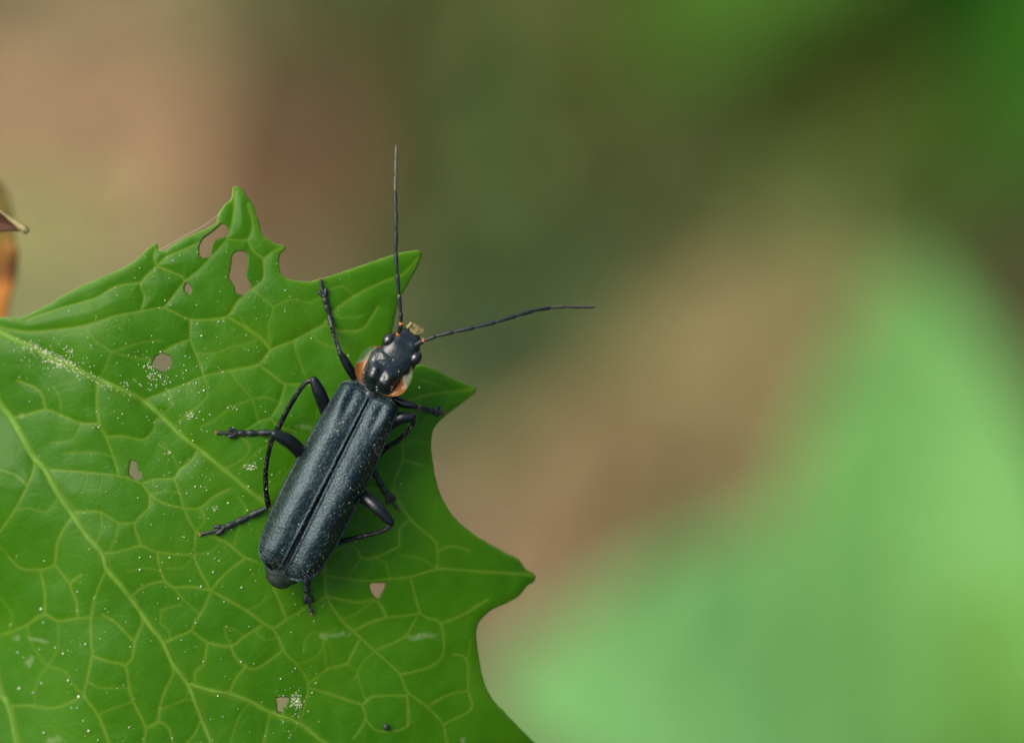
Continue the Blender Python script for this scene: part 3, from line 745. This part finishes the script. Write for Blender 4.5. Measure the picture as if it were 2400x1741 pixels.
def interp(x, tab):
    xs, ys = zip(*tab); return np.interp(x, xs, ys)
TOUT = [(-9,22),(-7,32),(0,53),(10,65),(21,73),(52,82),(100,88),(200,90),(300,87),(380,82),(430,77.5),(445,76),(457,71),(464,60),(468,50),(470,42)]
TIN = [(-9,22),(-7,12),(-3,6),(10,5),(60,4.5),(150,3),(250,1.5),(449,1.0),(455,6),(462,14),(467,26),(470,42)]
def elytron_point(f, b, side):
    s = -9 + 479 * f
    ti, to = interp(s, TIN), interp(s, TOUT)
    t = ti + (to - ti) * b
    ztop = interp(s, [(-9, 1.86), (0, 1.98), (30, 2.2), (90, 2.42), (200, 2.50), (330, 2.44), (420, 2.34), (455, 2.22), (470, 2.05)])
    bb = t / 88.0                                   # position across, shared by all rows
    z = ztop - (0.17 * (1 - bb / .42) ** 2 if bb < .42 else 1.05 * ((bb - .42) / .62) ** 2.3)
    z += 0.055 * math.exp(-((b - .035) / .03) ** 2)                       # bead along the suture
    z += 0.09 * math.exp(-((b - .985) / .018) ** 2)                        # rolled outer edge
    z += 0.10 * math.exp(-((s - 425) / 40) ** 2 - ((bb - .68) / .14) ** 2)  # shoulder knob
    z -= 0.10 * math.exp(-((s - 425) / 45) ** 2 - ((bb - .42) / .11) ** 2)
    z -= 0.03 * math.exp(-((s - 300) / 90) ** 2 - ((bb - .40) / .10) ** 2)
    z += 0.006 * math.sin(s * .09 + b * 7) + 0.010 * math.sin(bb * 17 + 1)
    z += 0.016 * math.sin(s * .041 + bb * 4 + side) + 0.012 * math.sin(s * .023 - bb * 9 + 2 * side) * bb
    z -= 0.20 * math.exp(-(f / .012))
    return s, side * t, z
def build_elytron(side):
    n, m = 150, 44; V = []
    fs = 0.5 - 0.5 * np.cos(np.linspace(0, math.pi, n + 1)); fs = 0.55 * fs + 0.45 * np.linspace(0, 1, n + 1)
    bs = np.sin(np.linspace(0, math.pi / 2, m + 1)) ** 1.15
    for f in fs:
        for b in bs: V.append(bp(*elytron_point(f, b, side)))
    k = m + 1
    F = [(i*k+j, i*k+j+1, (i+1)*k+j+1, (i+1)*k+j) for i in range(n) for j in range(m)]
    if side > 0: F = [f for f in F]
    else: F = [f[::-1] for f in F]
    # make sure faces look up
    e = mk('elytron', V, F, M_ELY, beetle)
    if e.data.polygons[len(e.data.polygons) // 2].normal.z < 0: e.data.flip_normals()
    sl = e.modifiers.new('thickness', 'SOLIDIFY'); sl.thickness = 0.00006; sl.offset = -1
    # short lying hairs
    hb = MB()
    for q in range(520):
        f, b = random.uniform(.004, .985), random.uniform(.02, .99)
        p = np.array(bp(*elytron_point(f, b, side)))
        s, t, z = elytron_point(f, b, side); q2 = np.array(bp(s - 4, t, elytron_point(max(0, f - 4/479), b, side)[2]))
        d = q2 - p; d /= np.linalg.norm(d); x = np.cross(d, (0, 0, 1)); x /= np.linalg.norm(x)
        a = random.gauss(0, .35); d = d * math.cos(a) + x * math.sin(a)
        ln = random.uniform(.05, .11) * MM; wd = .004 * MM
        up = np.array((0, 0, 1.0)); x = np.cross(d, up); x /= np.linalg.norm(x)
        e1 = p + d * ln * .6 + up * ln * .16; e2 = p + d * ln + up * ln * .20
        hb.add([p - x * wd, p + x * wd, e1 + x * wd * .8, e1 - x * wd * .8, e2], [(0, 1, 2, 3), (3, 2, 4)])
    h = hb.build('short_hair', M_HAIR, e); h['kind'] = 'stuff'
    return e
EL = [build_elytron(-1), build_elytron(1)]
# small triangular scutellum where the wing cases meet
mb = MB(); mb.ellipsoid(bp(458, 0, 2.10), [np.array(bp(456, 13, 2.1)) - np.array(bp(456, 0, 2.1)), np.array(bp(468, 0, 2.1)) - np.array(bp(456, 0, 2.1)), (0, 0, .05 * MM)], 8, 12)
mb.build('scutellum', M_CHITIN, beetle)

def sup(a, n): 
    c, s_ = math.cos(a), math.sin(a); r = (abs(c) ** n + abs(s_) ** n) ** (-1 / n); return r * c, r * s_
PS, PT = 523, 2.0
def build_pronotum():
    V = []; F = []; nr, na = 26, 72
    for i in range(nr + 1):
        r = i / nr
        for k in range(na):
            a = 2 * math.pi * k / na; c, s_ = sup(a, 3.0)
            t, s = (44 + 4 * smooth(-.8, .5, s_ * r)) * c * r, 55 * s_ * r
            z = 2.00 + 0.26 * (1 - r ** 5)
            rear = max(0, -s_ * r)
            z += 0.24 * math.exp(-((s + 14) / 21) ** 4) * (math.exp(-((t - 19) / 17) ** 2) + math.exp(-((t + 19) / 17) ** 2)) * (1 - r ** 8)
            z += 0.05 * math.exp(-((s - 30) / 14) ** 2 - (t / 24) ** 2)
            z -= 0.05 * math.exp(-(t / 5) ** 2) * rear
            z += 0.05 * math.exp(-((r - .97) / .03) ** 2) * (1 if s_ < 0 else .2)
            z += 0.008 * math.sin(t * .17 + s * .12) + 0.006 * math.sin(s * .21 - t * .11)
            V.append(bp(PS + s, PT + t, z))
    F = [(i*na+k, (i+1)*na+k, (i+1)*na+(k+1) % na, i*na+(k+1) % na) for i in range(nr) for k in range(na)]
    p = mk('pronotum', V, F, M_PRO, beetle)
    # skirt down so that the shield has a thickness
    sl = p.modifiers.new('thickness', 'SOLIDIFY'); sl.thickness = 0.00007; sl.offset = -1
    V = []; rim = []; nr = 14
    for i in range(nr + 1):
        r = i / nr
        for k in range(na):
            a = 2 * math.pi * k / na; c, s_ = sup(a, 2.6)
            hw = 38 + (67 - 38) * r; hl = 42 + (52 - 42) * r
            t, s = hw * c, hl * s_
            z = 2.10 - 0.06 * r + 0.10 * r ** 4 * abs(c) + 0.035 * math.sin(a * 9 + 1) * r - 0.05 * math.sin(math.pi * r)
            V.append(bp(PS + s, PT + t, z))
            # the pale glassy rim is widest at the front sides; the rear corners stay orange
            rim.append(r * .62 + (.40 + .1 * r) * smooth(-.35, .15, s_) * (1 - smooth(.7, .92, s_)))
    F = [(i*na+k, (i+1)*na+k, (i+1)*na+(k+1) % na, i*na+(k+1) % na) for i in range(nr) for k in range(na)]
    mk('margin', V, F, M_MARGIN, p, attrs={'rim': np.array(rim, float)})['label'] = 'translucent orange margin of the collar shield'
build_pronotum()

HU = np.array((.533, -.846)); HU /= np.linalg.norm(HU); HW = np.array((-HU[1], HU[0])); HC = np.array((943.0, 818.0))
def hp(a, t, z): q = HC + HU * a + HW * t; return pz(q[0], q[1], z)
def build_head():
    prof = [(-58,40,1.3,2.14),(-46,45,1.2,2.22),(-30,48,1.1,2.28),(-10,47,1.05,2.30),(6,43,1.0,2.27),(18,38,1.0,2.20),(28,33,1.0,2.11),(38,28,1.05,1.98),(45,23,1.1,1.82),(50,15,1.2,1.62)]
    c = catmull(prof, 4); rows = []
    for (a, hw, zb, zt) in c:
        ring = []
        for k in range(28):
            an = 2 * math.pi * k / 28; zc = (zb + zt) / 2; hz = (zt - zb) / 2
            t = hw * math.copysign(abs(math.cos(an)) ** .8, math.cos(an))
            z = zc + hz * math.copysign(abs(math.sin(an)) ** .7, math.sin(an))
            if math.sin(an) > 0:
                z -= 0.10 * math.exp(-((a - 14) / 12) ** 2 - (t / 15) ** 2)       # hollow between the antennae
                z += 0.04 * math.exp(-((a - 24) / 8) ** 2 - ((abs(t) - 20) / 7) ** 2)
            ring.append(hp(a, t, z))
        rows.append(ring)
    V, F = loft(rows); h = mk('head', V, F, M_CHITIN, beetle)
    for (x, y, rx) in ((911, 797, 16.0), (974, 839, 16.0)):
        mb = MB(); r = rx * S
        c = np.array(pz(x, y, 1.98))
        hu = np.array((HU[0], -HU[1], 0)); hw = np.array((HW[0], -HW[1], 0))
        mb.ellipsoid(c, [hu * r * 1.12, hw * r * .92, np.array((0, 0, r * 1.15))], 14, 20); mb.build('eye', M_EYE, h)
    # mouthparts: pale hairy lip with two palps
    mb = MB(); hu = np.array((HU[0], -HU[1], 0)) * S; hw = np.array((HW[0], -HW[1], 0)) * S
    mb.ellipsoid(np.array(hp(47, 2, 1.62)), [hu * 9, hw * 13, np.array((0, 0, .20 * MM))], 10, 14)
    for k in range(130):
        a0 = hp(random.uniform(42, 62), random.gauss(3, 9), random.uniform(1.55, 1.86)); 
        d = np.array((random.gauss(0, 1), random.gauss(0, 1), random.uniform(.2, 1))); d /= np.linalg.norm(d)
        e = np.array(a0) + (d + hu / S * .8) * .10 * MM
        mb.tube([a0, (np.array(a0) + e) / 2, e], [.014 * MM, .009 * MM, .004 * MM], 5)
    mb.build('mouthparts', M_PALP, h)
    for sgn in (-1, 1):
        mb = MB()
        P = catmull([tuple(hp(38, sgn * 12, 1.5)), tuple(hp(49, sgn * 16, 1.62)), tuple(hp(56, sgn * 15, 1.62)), tuple(hp(63, sgn * 13, 1.5))], 5)
        mb.tube(P, [.05*MM,.05*MM,.06*MM,.065*MM,.06*MM,.045*MM,.05*MM,.06*MM,.065*MM,.06*MM,.045*MM,.06*MM,.075*MM,.085*MM,.08*MM,.05*MM], 9); mb.build('palp', M_PALP, h)
build_head()

ANT = [[(934,783,2.10),(940,759,2.30),(939.5,734,2.42),(935,693,2.52),(930.6,642.5,2.6),(927.5,592,2.62),(928,541,2.6),(928,494,2.52),(926,450,2.4),(927.5,412,2.25),(928,375,2.1),(929,340,1.9)],
       [(969,811,2.05),(992,799,2.2),(1021,788,2.3),(1062,778,2.35),(1112,767,2.35),(1161,755,2.3),(1210,740,2.15),(1251.5,728,1.95),(1289,721,1.65),(1324,719,1.3),(1359,720,0.9),(1395,720,0.45)]]
def build_antenna(P):
    root = part_empty('antenna', pz(*P[0]), beetle)
    mb = MB(); c = np.array(pz(P[0][0], P[0][1], P[0][2] - .03)); r = .095 * MM
    mb.ellipsoid(c, [(r, 0, 0), (0, r, 0), (0, 0, r)], 8, 12); mb.build('socket', M_ORANGE, root)
    for i in range(11):
        a, b = np.array(pz(*P[i])), np.array(pz(*P[i + 1]))
        w0 = [.105, .085, .085, .086, .086, .085, .082, .078, .074, .068, .058][i] * MM
        g = .02
        f = np.array([g, .10, .3, .55, .8, .93, 1 - g])
        if i == 10: pr = np.array([.62, .8, 1, 1, .9, .6, .3])
        else: pr = np.array([.52, .66, .82, .94, 1.0, 1.0, .72])
        mb = MB(); mb.tube([a + (b - a) * q for q in f], w0 * pr, 12)
        mb.build('antenna_segment', M_ORANGE if False else (M_ANT if i < 8 else M_ANT2), root)
        if i in (0, 1):   # rusty soft joint after the first segments
            mb = MB(); rr = w0 * (.80 if i == 0 else .5); mb.ellipsoid(b, [(rr, 0, 0), (0, rr, 0), (0, 0, rr)], 6, 10); mb.build('joint', M_ORANGE, root)
for P in ANT: build_antenna(P)

def build_leg(femur, tibia, tarsus, rf, rt=0.085, tw=0.085, claw_dir=None):
    """femur, tibia: lists of points; tarsus: list of leaf-frame points from the ankle to the claw"""
    root = part_empty('leg', femur[0], beetle)
    c = catmull([tuple(p) for p in femur], 8); f = np.linspace(0, 1, len(c))
    rad = rf * MM * np.interp(f, [0, .15, .45, .7, .9, 1], [.80, .95, 1, .95, .74, .56])
    mb = MB(); mb.tube(c, rad, 16); mb.build('femur', M_LEG, root)
    c = catmull([tuple(p) for p in tibia], 8); f = np.linspace(0, 1, len(c))
    rad = rt * MM * np.interp(f, [0, .08, .3, .8, .97, 1], [.80, .95, .86, .95, 1.12, 1.0])
    mb = MB(); mb.tube(c, rad, 14, .85)
    # pair of spurs at the end of the shin
    e = c[-1]; d = c[-1] - c[-3]; d /= np.linalg.norm(d); x = np.cross(d, (0, 0, 1)); x /= np.linalg.norm(x) + 1e-9
    for sg in (-1, 1): mb.tube([e + x * sg * rt * .7 * MM, e + x * sg * rt * 1.1 * MM + d * .10 * MM], [.02 * MM, .006 * MM], 6)
    mb.build('tibia', M_LEG, root); hb = MB(); hair_tube(hb, c, rad, 110)
    # tarsus: five joints, the fourth with two lobes, then two claws
    c = catmull([tuple(p) for p in tarsus], 10); ln = np.concatenate([[0], np.cumsum(np.linalg.norm(np.diff(c, axis=0), axis=1))]); ln /= ln[-1]
    def at(q): return np.array([np.interp(q, ln, c[:, k]) for k in range(3)])
    mb = MB(); cuts = [0, .27, .47, .62, .78, 1.0]
    for i in range(5):
        a, b = cuts[i], cuts[i + 1]; qs = np.linspace(a + .006, b - .006, 6); ps = [at(q) for q in qs]
        d = ps[-1] - ps[0]; d /= np.linalg.norm(d); x = np.cross((0, 0, 1), d); x /= np.linalg.norm(x)
        if i < 3: mb.tube(ps, tw * MM * np.array([.52, .62, .76, .90, 1.0, .85]), 10, .6)
        elif i == 3:
            mb.tube(ps[:3], tw * MM * np.array([.55, .7, .75]), 10, .6)
            for sg in (-1, 1):
                mb.tube([ps[1] + x * sg * .02 * MM, ps[3] + x * sg * .085 * MM, ps[5] + x * sg * .135 * MM + d * .03 * MM], tw * MM * np.array([.5, .72, .62]), 9, .6)
        else: mb.tube([at(.74) + np.array((0, 0, .03 * MM))] + ps, tw * MM * np.array([.34, .36, .38, .42, .46, .50, .46]), 9, .8)
    hair_tube(hb, c, np.full(len(c), tw * .8 * MM), 110)
    hb.build('bristles', M_BRIST, root)['kind'] = 'stuff'
    ta = mb.build('tarsus', M_TARSUS, root)
    cb = MB(); e = c[-1]; d = c[-1] - c[-4]; d /= np.linalg.norm(d); x = np.cross((0, 0, 1), d); x /= np.linalg.norm(x)
    for sg in (-1, 1):
        pts = [e - d * .01 * MM, e + d * .06 * MM + x * sg * .045 * MM + np.array((0, 0, .01 * MM)), e + d * .11 * MM + x * sg * .06 * MM - np.array((0, 0, .03 * MM))]
        cb.tube(pts, [.024 * MM, .018 * MM, .006 * MM], 7)
    cb.build('claws', M_CLAW, root)
def hair_tube(mb, c, rad, n):
    """fine bristles standing on a limb"""
    T = np.gradient(c, axis=0); T /= np.linalg.norm(T, axis=1)[:, None] + 1e-12
    for _ in range(n):
        i = random.randrange(1, len(c) - 1); t = T[i]
        x = np.cross(t, (0.2, 0.1, 1)); x /= np.linalg.norm(x); y = np.cross(t, x); a = random.uniform(0, 2 * math.pi)
        o_ = x * math.cos(a) + y * math.sin(a); p = c[i] + o_ * rad[i] * .9
        e = p + (o_ * .55 + t * .85) * random.uniform(.06, .12) * MM; s_ = np.cross(o_, t) * .006 * MM
        mb.add([p - s_, p + s_, e], [(0, 1, 2)])

# left front
build_leg([pz(848, 908, 1.15), pz(820, 866, 1.5), pz(797, 826, 1.75)], [pz(797, 826, 1.75), pz(788, 800, 1.25), pg(779, 770, .35)],
          [pg(779, 770, .30), pg(772, 740, .12), pg(763, 705, .11), pg(756, 680, .11), pg(751, 656, .08)], .180, .100, .125)
# left middle
build_leg([pz(775, 992, 1.1), pz(754, 934, 1.6), pz(735, 889, 1.85)], [pz(735, 889, 1.85), pz(716, 898, 1.75), pz(696, 924, 1.45), pz(671, 966, .95), pg(648, 1011, .30)],
          [pg(646, 1013, .25), pg(610, 1014, .11), pg(570, 1015, .11), pg(540, 1015, .12), pg(509, 1014, .08)], .265, .105, .135)
# left hind
build_leg([pz(728, 1090, 1.1), pz(686, 1041, 1.8), pz(642, 1016, 2.15)], [pz(641, 1017, 2.15), pz(630, 1058, 1.75), pz(623, 1100, 1.30), pz(623, 1146, .75), pg(629, 1186, .28)],
          [pg(628, 1189, .24), pg(585, 1209, .11), pg(540, 1230, .11), pg(505, 1243, .12), pg(471, 1252, .08)], .285, .105, .135)
# right front
build_leg([bp(495, 25, 1.1), pz(930, 939, 1.3), pz(973, 952, 1.4)], [pz(974, 953, 1.4), pz(979, 955, 1.0), pg(984, 957, .55)],
          [pg(984, 957, .45), pg(1000, 960, .14), pg(1015, 963, .11), pg(1029, 964, .11), pg(1041, 967, .08)], .185, .10, .125)
# right middle
build_leg([pz(880, 1020, 1.1), pz(928, 984, 1.6), pz(968, 976, 1.75)], [pz(970, 977, 1.75), pz(964, 1000, 1.5), pz(938, 1028, 1.1), pz(900, 1054, .8), pg(868, 1088, .35)],
          [pg(868, 1089, .30), pg(884, 1119, .12), pg(900, 1147, .11), pg(916, 1170, .11), pg(933, 1193, .08)], .25, .105, .13)
# right hind
build_leg([pz(815, 1138, 1.0), pz(874, 1181, 1.7), pz(917, 1226, 1.75)], [pz(917, 1229, 1.72), pz(905, 1240, 1.6), pz(868, 1252, 1.2), pz(830, 1261, .9), pz(785, 1275, .65), pg(738, 1310, .35)],
          [pg(736, 1312, .30), pg(722, 1350, .12), pg(719, 1380, .11), pg(723, 1408, .11), pg(730, 1436, .08)], .26, .105, .13)

# ------------------------------------------------------------------ pollen
OCT_V = [(1,0,0),(-1,0,0),(0,1,0),(0,-1,0),(0,0,1),(0,0,-1)]
def ico():
    t = (1 + 5 ** .5) / 2
    v = [(-1,t,0),(1,t,0),(-1,-t,0),(1,-t,0),(0,-1,t),(0,1,t),(0,-1,-t),(0,1,-t),(t,0,-1),(t,0,1),(-t,0,-1),(-t,0,1)]
    v = [np.array(q) / math.sqrt(1 + t * t) for q in v]
    f = [(0,11,5),(0,5,1),(0,1,7),(0,7,10),(0,10,11),(1,5,9),(5,11,4),(11,10,2),(10,7,6),(7,1,8),(3,9,4),(3,4,2),(3,2,6),(3,6,8),(3,8,9),(4,9,5),(2,4,11),(6,2,10),(8,6,7),(9,8,1)]
    return v, f
IV, IF = ico()
def grain(mb, p, r):
    k = [r * random.uniform(.75, 1.3) for _ in range(3)]
    mb.add([np.array(p) + v * k for v in IV], IF)
def build_pollen():
    P = []
    def put(x, y, r): P.append((x, y, r))
    def blob(cx, cy, sx, sy, n, r0=.013, r1=.029, th=0):
        for _ in range(n):
            a, b = random.gauss(0, sx), random.gauss(0, sy)
            put(cx + a * math.cos(th) - b * math.sin(th), cy + a * math.sin(th) + b * math.cos(th), random.uniform(r0, r1))
    blob(120, 840, 38, 7, 210, th=.47); blob(150, 850, 25, 9, 70, th=.5); blob(75, 812, 14, 6, 40, th=.5); blob(215, 885, 40, 6, 40, th=.45)
    blob(360, 880, 18, 16, 50); blob(352, 855, 6, 8, 18); blob(168, 822, 6, 5, 14); blob(300, 900, 14, 6, 14)
    blob(447, 973, 6, 4, 26); blob(587, 1093, 9, 5, 26); blob(545, 955, 5, 3, 8); blob(135, 840, 60, 22, 60)
    blob(695, 1645, 8, 10, 60); blob(400, 910, 60, 50, 60); blob(690, 1655, 25, 45, 36); blob(506, 1190, 4, 3, 8); blob(398, 1062, 5, 3, 8)
    for _ in range(330):
        x = random.gauss(430, 210); y = random.gauss(1080, 260)
        put(x, y, random.choice((.011, .013, .016, .018, .021, .025, .036)) * random.uniform(.8, 1.15))
    for _ in range(95):
        put(random.uniform(150, 760), random.uniform(1300, 1741), random.choice((.012, .016, .02, .03)))
    for _ in range(90):
        put(random.uniform(180, 720), random.uniform(560, 900), random.choice((.012, .016, .022)))
    for _ in range(18):
        put(random.uniform(0, 220), random.uniform(1300, 1741), random.choice((.03, .04, .055)))
    A = np.array(P); ok = inside(A[:, 0], A[:, 1], LEAF_BND)
    for h in LEAF_HOLES: ok &= ~inside(A[:, 0], A[:, 1], h)
    A = A[ok]; z = leaf_z(A[:, 0], A[:, 1]); mb = MB()
    for (x, y, r), q in zip(A, z): grain(mb, L(x, y, q + r * .75 * MM), r * MM)
    o = mb.build('pollen_grains', M_POLLEN, p0=L(430, 1080, leaf_z(430, 1080)[0]))
    tag(o, 'pale yellow pollen grains strewn over the green leaf', 'pollen', kind='stuff')
    mb = MB()
    for _ in range(46):
        f, b, sd = random.uniform(.05, .97), random.uniform(.05, .93), random.choice((-1, 1))
        r = random.choice((.014, .018, .022)) * MM
        p = np.array(bp(*elytron_point(f, b, sd))); grain(mb, p + np.array((0, 0, r * .7)), r)
    for (s, t) in ((556, 10), (538, 34), (498, 36), (492, 38), (482, 4), (476, 8)):
        r = .022 * MM; grain(mb, np.array(bp(s, t, 2.06 + .52 * (1 - (((t - 2) / 50) ** 2 + ((s - 523) / 53) ** 2) ** 1.2) + .03)), r)
    for (x, y, zz) in ((935, 693, 2.62), (816, 833, 2.0), (624, 1146, .90), (757, 941, 1.62), (690, 1056, 1.75)):
        grain(mb, np.array(pz(x, y, zz)), .028 * MM)
    h = mb.build('pollen_dust', M_POLLEN, beetle); h['kind'] = 'stuff'
build_pollen()

# ------------------------------------------------------------------ small things on and beside the leaf
def build_frass():
    mb = MB(); c = np.array(pg(905, 1703, .10))
    for dx, dy, r in ((0, 0, .12), (-.07, .05, .07), (.06, -.03, .08), (-.10, .09, .04)):
        mb.ellipsoid(c + np.array((dx, dy, 0)) * MM, [(r * MM, 0, 0), (0, r * 1.1 * MM, 0), (0, 0, r * .8 * MM)], 8, 10)
    o = mb.build('frass_pellet', M_FRASS); tag(o, 'tiny dark crumb of insect droppings lying on the leaf', 'dropping')
build_frass()
def thread(pts, r, label):
    mb = MB(); c = catmull([tuple(p) for p in pts], 12); mb.tube(c, [r] * len(c), 5)
    o = mb.build('silk_thread', M_SILK); tag(o, label, 'thread')
thread([pg(1014, 1078, .0), L(1130, 1165, -.0035), L(1280, 1265, -.010), L(1450, 1400, -.020)], .0000032, 'faint silk thread running from the leaf edge out into the blurred background')
thread([pg(372, 588, .02), pg(408, 567, .05), pg(440, 549, .05), pg(478, 529, .1), pg(516, 500, .0)], .0000028, 'fine silk thread along the upper leaf edge beside the chewed holes')

def build_withered():
    t = top_empty('withered_leaf', L(-260, 420, -.004)); tag(t, 'withered orange brown leaf with curled tip hanging beside the green leaf', 'leaf')
    m1 = simple('withered_pale', (0.25, 0.205, 0.075), 0.55, 0.4, 1200, 0.35, 0.00002, 5000, trans=.15)
    m2 = simple('withered_orange', (0.36, 0.17, 0.02), 0.6, 0.3, 500, 0.6, 0.00003, 2500, trans=.3, tcol=(0.5, 0.22, 0.02))
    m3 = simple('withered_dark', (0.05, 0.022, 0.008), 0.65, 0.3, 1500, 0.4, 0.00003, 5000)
    # curled tip: a gutter of dead blade, its far edge rolled over and its inside dark
    ax = catmull([(-200, 372), (-90, 430), (0, 497), (30, 521), (52, 536), (63, 543)], 8); n = len(ax)
    hw = np.interp(np.linspace(0, 1, n), [0, .4, .55, .68, .78, 1], [70, 48, 26, 10, 1, .5])
    V = []; k = 9
    zt = np.interp(ax[:, 0], [-200, -90, -10, 63], [-.0195, -.0090, -.0026, -.0022])
    for (x, y), h, z_ in zip(ax, hw, zt):
        for j in range(k):
            q = j / (k - 1)                       # 0: rolled upper edge, 1: lower free edge
            V.append(L(x - 0.45 * h * q, y + 0.75 * h * q, z_ - .0000135 * h * math.sin(q * math.pi * .75) * 1.5))
    F = [(i*k+j, i*k+j+1, (i+1)*k+j+1, (i+1)*k+j) for i in range(n - 1) for j in range(k - 1)]
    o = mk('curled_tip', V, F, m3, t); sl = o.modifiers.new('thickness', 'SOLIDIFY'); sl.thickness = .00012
    mb = MB(); mb.tube([L(x + 1, y - 2, z_ + .0002) for (x, y), z_ in zip(ax, zt)], np.interp(np.linspace(0, 1, n), [0, .4, .6, .75, .92, 1], [.05, .05, .09, .14, .15, .11]) * MM, 10); mb.build('rolled_edge', m1, t)
    # hanging, crumpled rest of the blade, further back
    V = []; tint = []; n, k = 36, 12
    for i in range(n + 1):
        f = i / n; y = 400 + 480 * f
        edge = np.interp(y, [400, 430, 450, 490, 560, 600, 640, 700, 760, 880], [-60, -14, 4, 20, 25, 33, 30, 14, 6, -25])
        for j in range(k + 1):
            q = j / k; x = edge - 330 * q * (0.55 + .45 * math.sin(math.pi * min(1, f + .1)))
            tc_ = np.array((np.interp(f, [0, .28, .38, .48, .56, .75, 1], [.20, .24, .40, .22, .46, .42, .30]), np.interp(f, [0, .28, .38, .48, .56, .75, 1], [.17, .18, .20, .11, .19, .18, .12]), np.interp(f, [0, .28, .38, 1], [.035, .04, .05, .02])))
            tint.append((*np.minimum(tc_ * 1.25, .8), 1)); V.append(L(x, y + 14 * math.sin(q * 9), -.015 - .006 * math.sin(q * 2.0) - .0012 * math.sin(f * 13 + q * 6) + .004 * f))
    F = [(i*(k+1)+j, i*(k+1)+j+1, (i+1)*(k+1)+j+1, (i+1)*(k+1)+j) for i in range(n) for j in range(k)]
    o = mk('blade', V, F, attr_leaf_material('withered_blade', .4, .6, 900), t, attrs={'tint': tint}); sl = o.modifiers.new('thickness', 'SOLIDIFY'); sl.thickness = .0002
    Ri = R.transposed(); foot = Ri @ (Vector((-0.145, 0.05, 0.0)) - O)
    mb = MB(); c = catmull([tuple(L(-150, 420, -.010)), tuple(L(-420, 380, -.012)), tuple(L(-1700, 300, -.03)), tuple(L(-4200, 300, -.12)), tuple(foot)], 10)
    mb.tube(c, np.linspace(.0004, .0011, len(c)), 8); mb.build('stalk', m1, t)
build_withered()
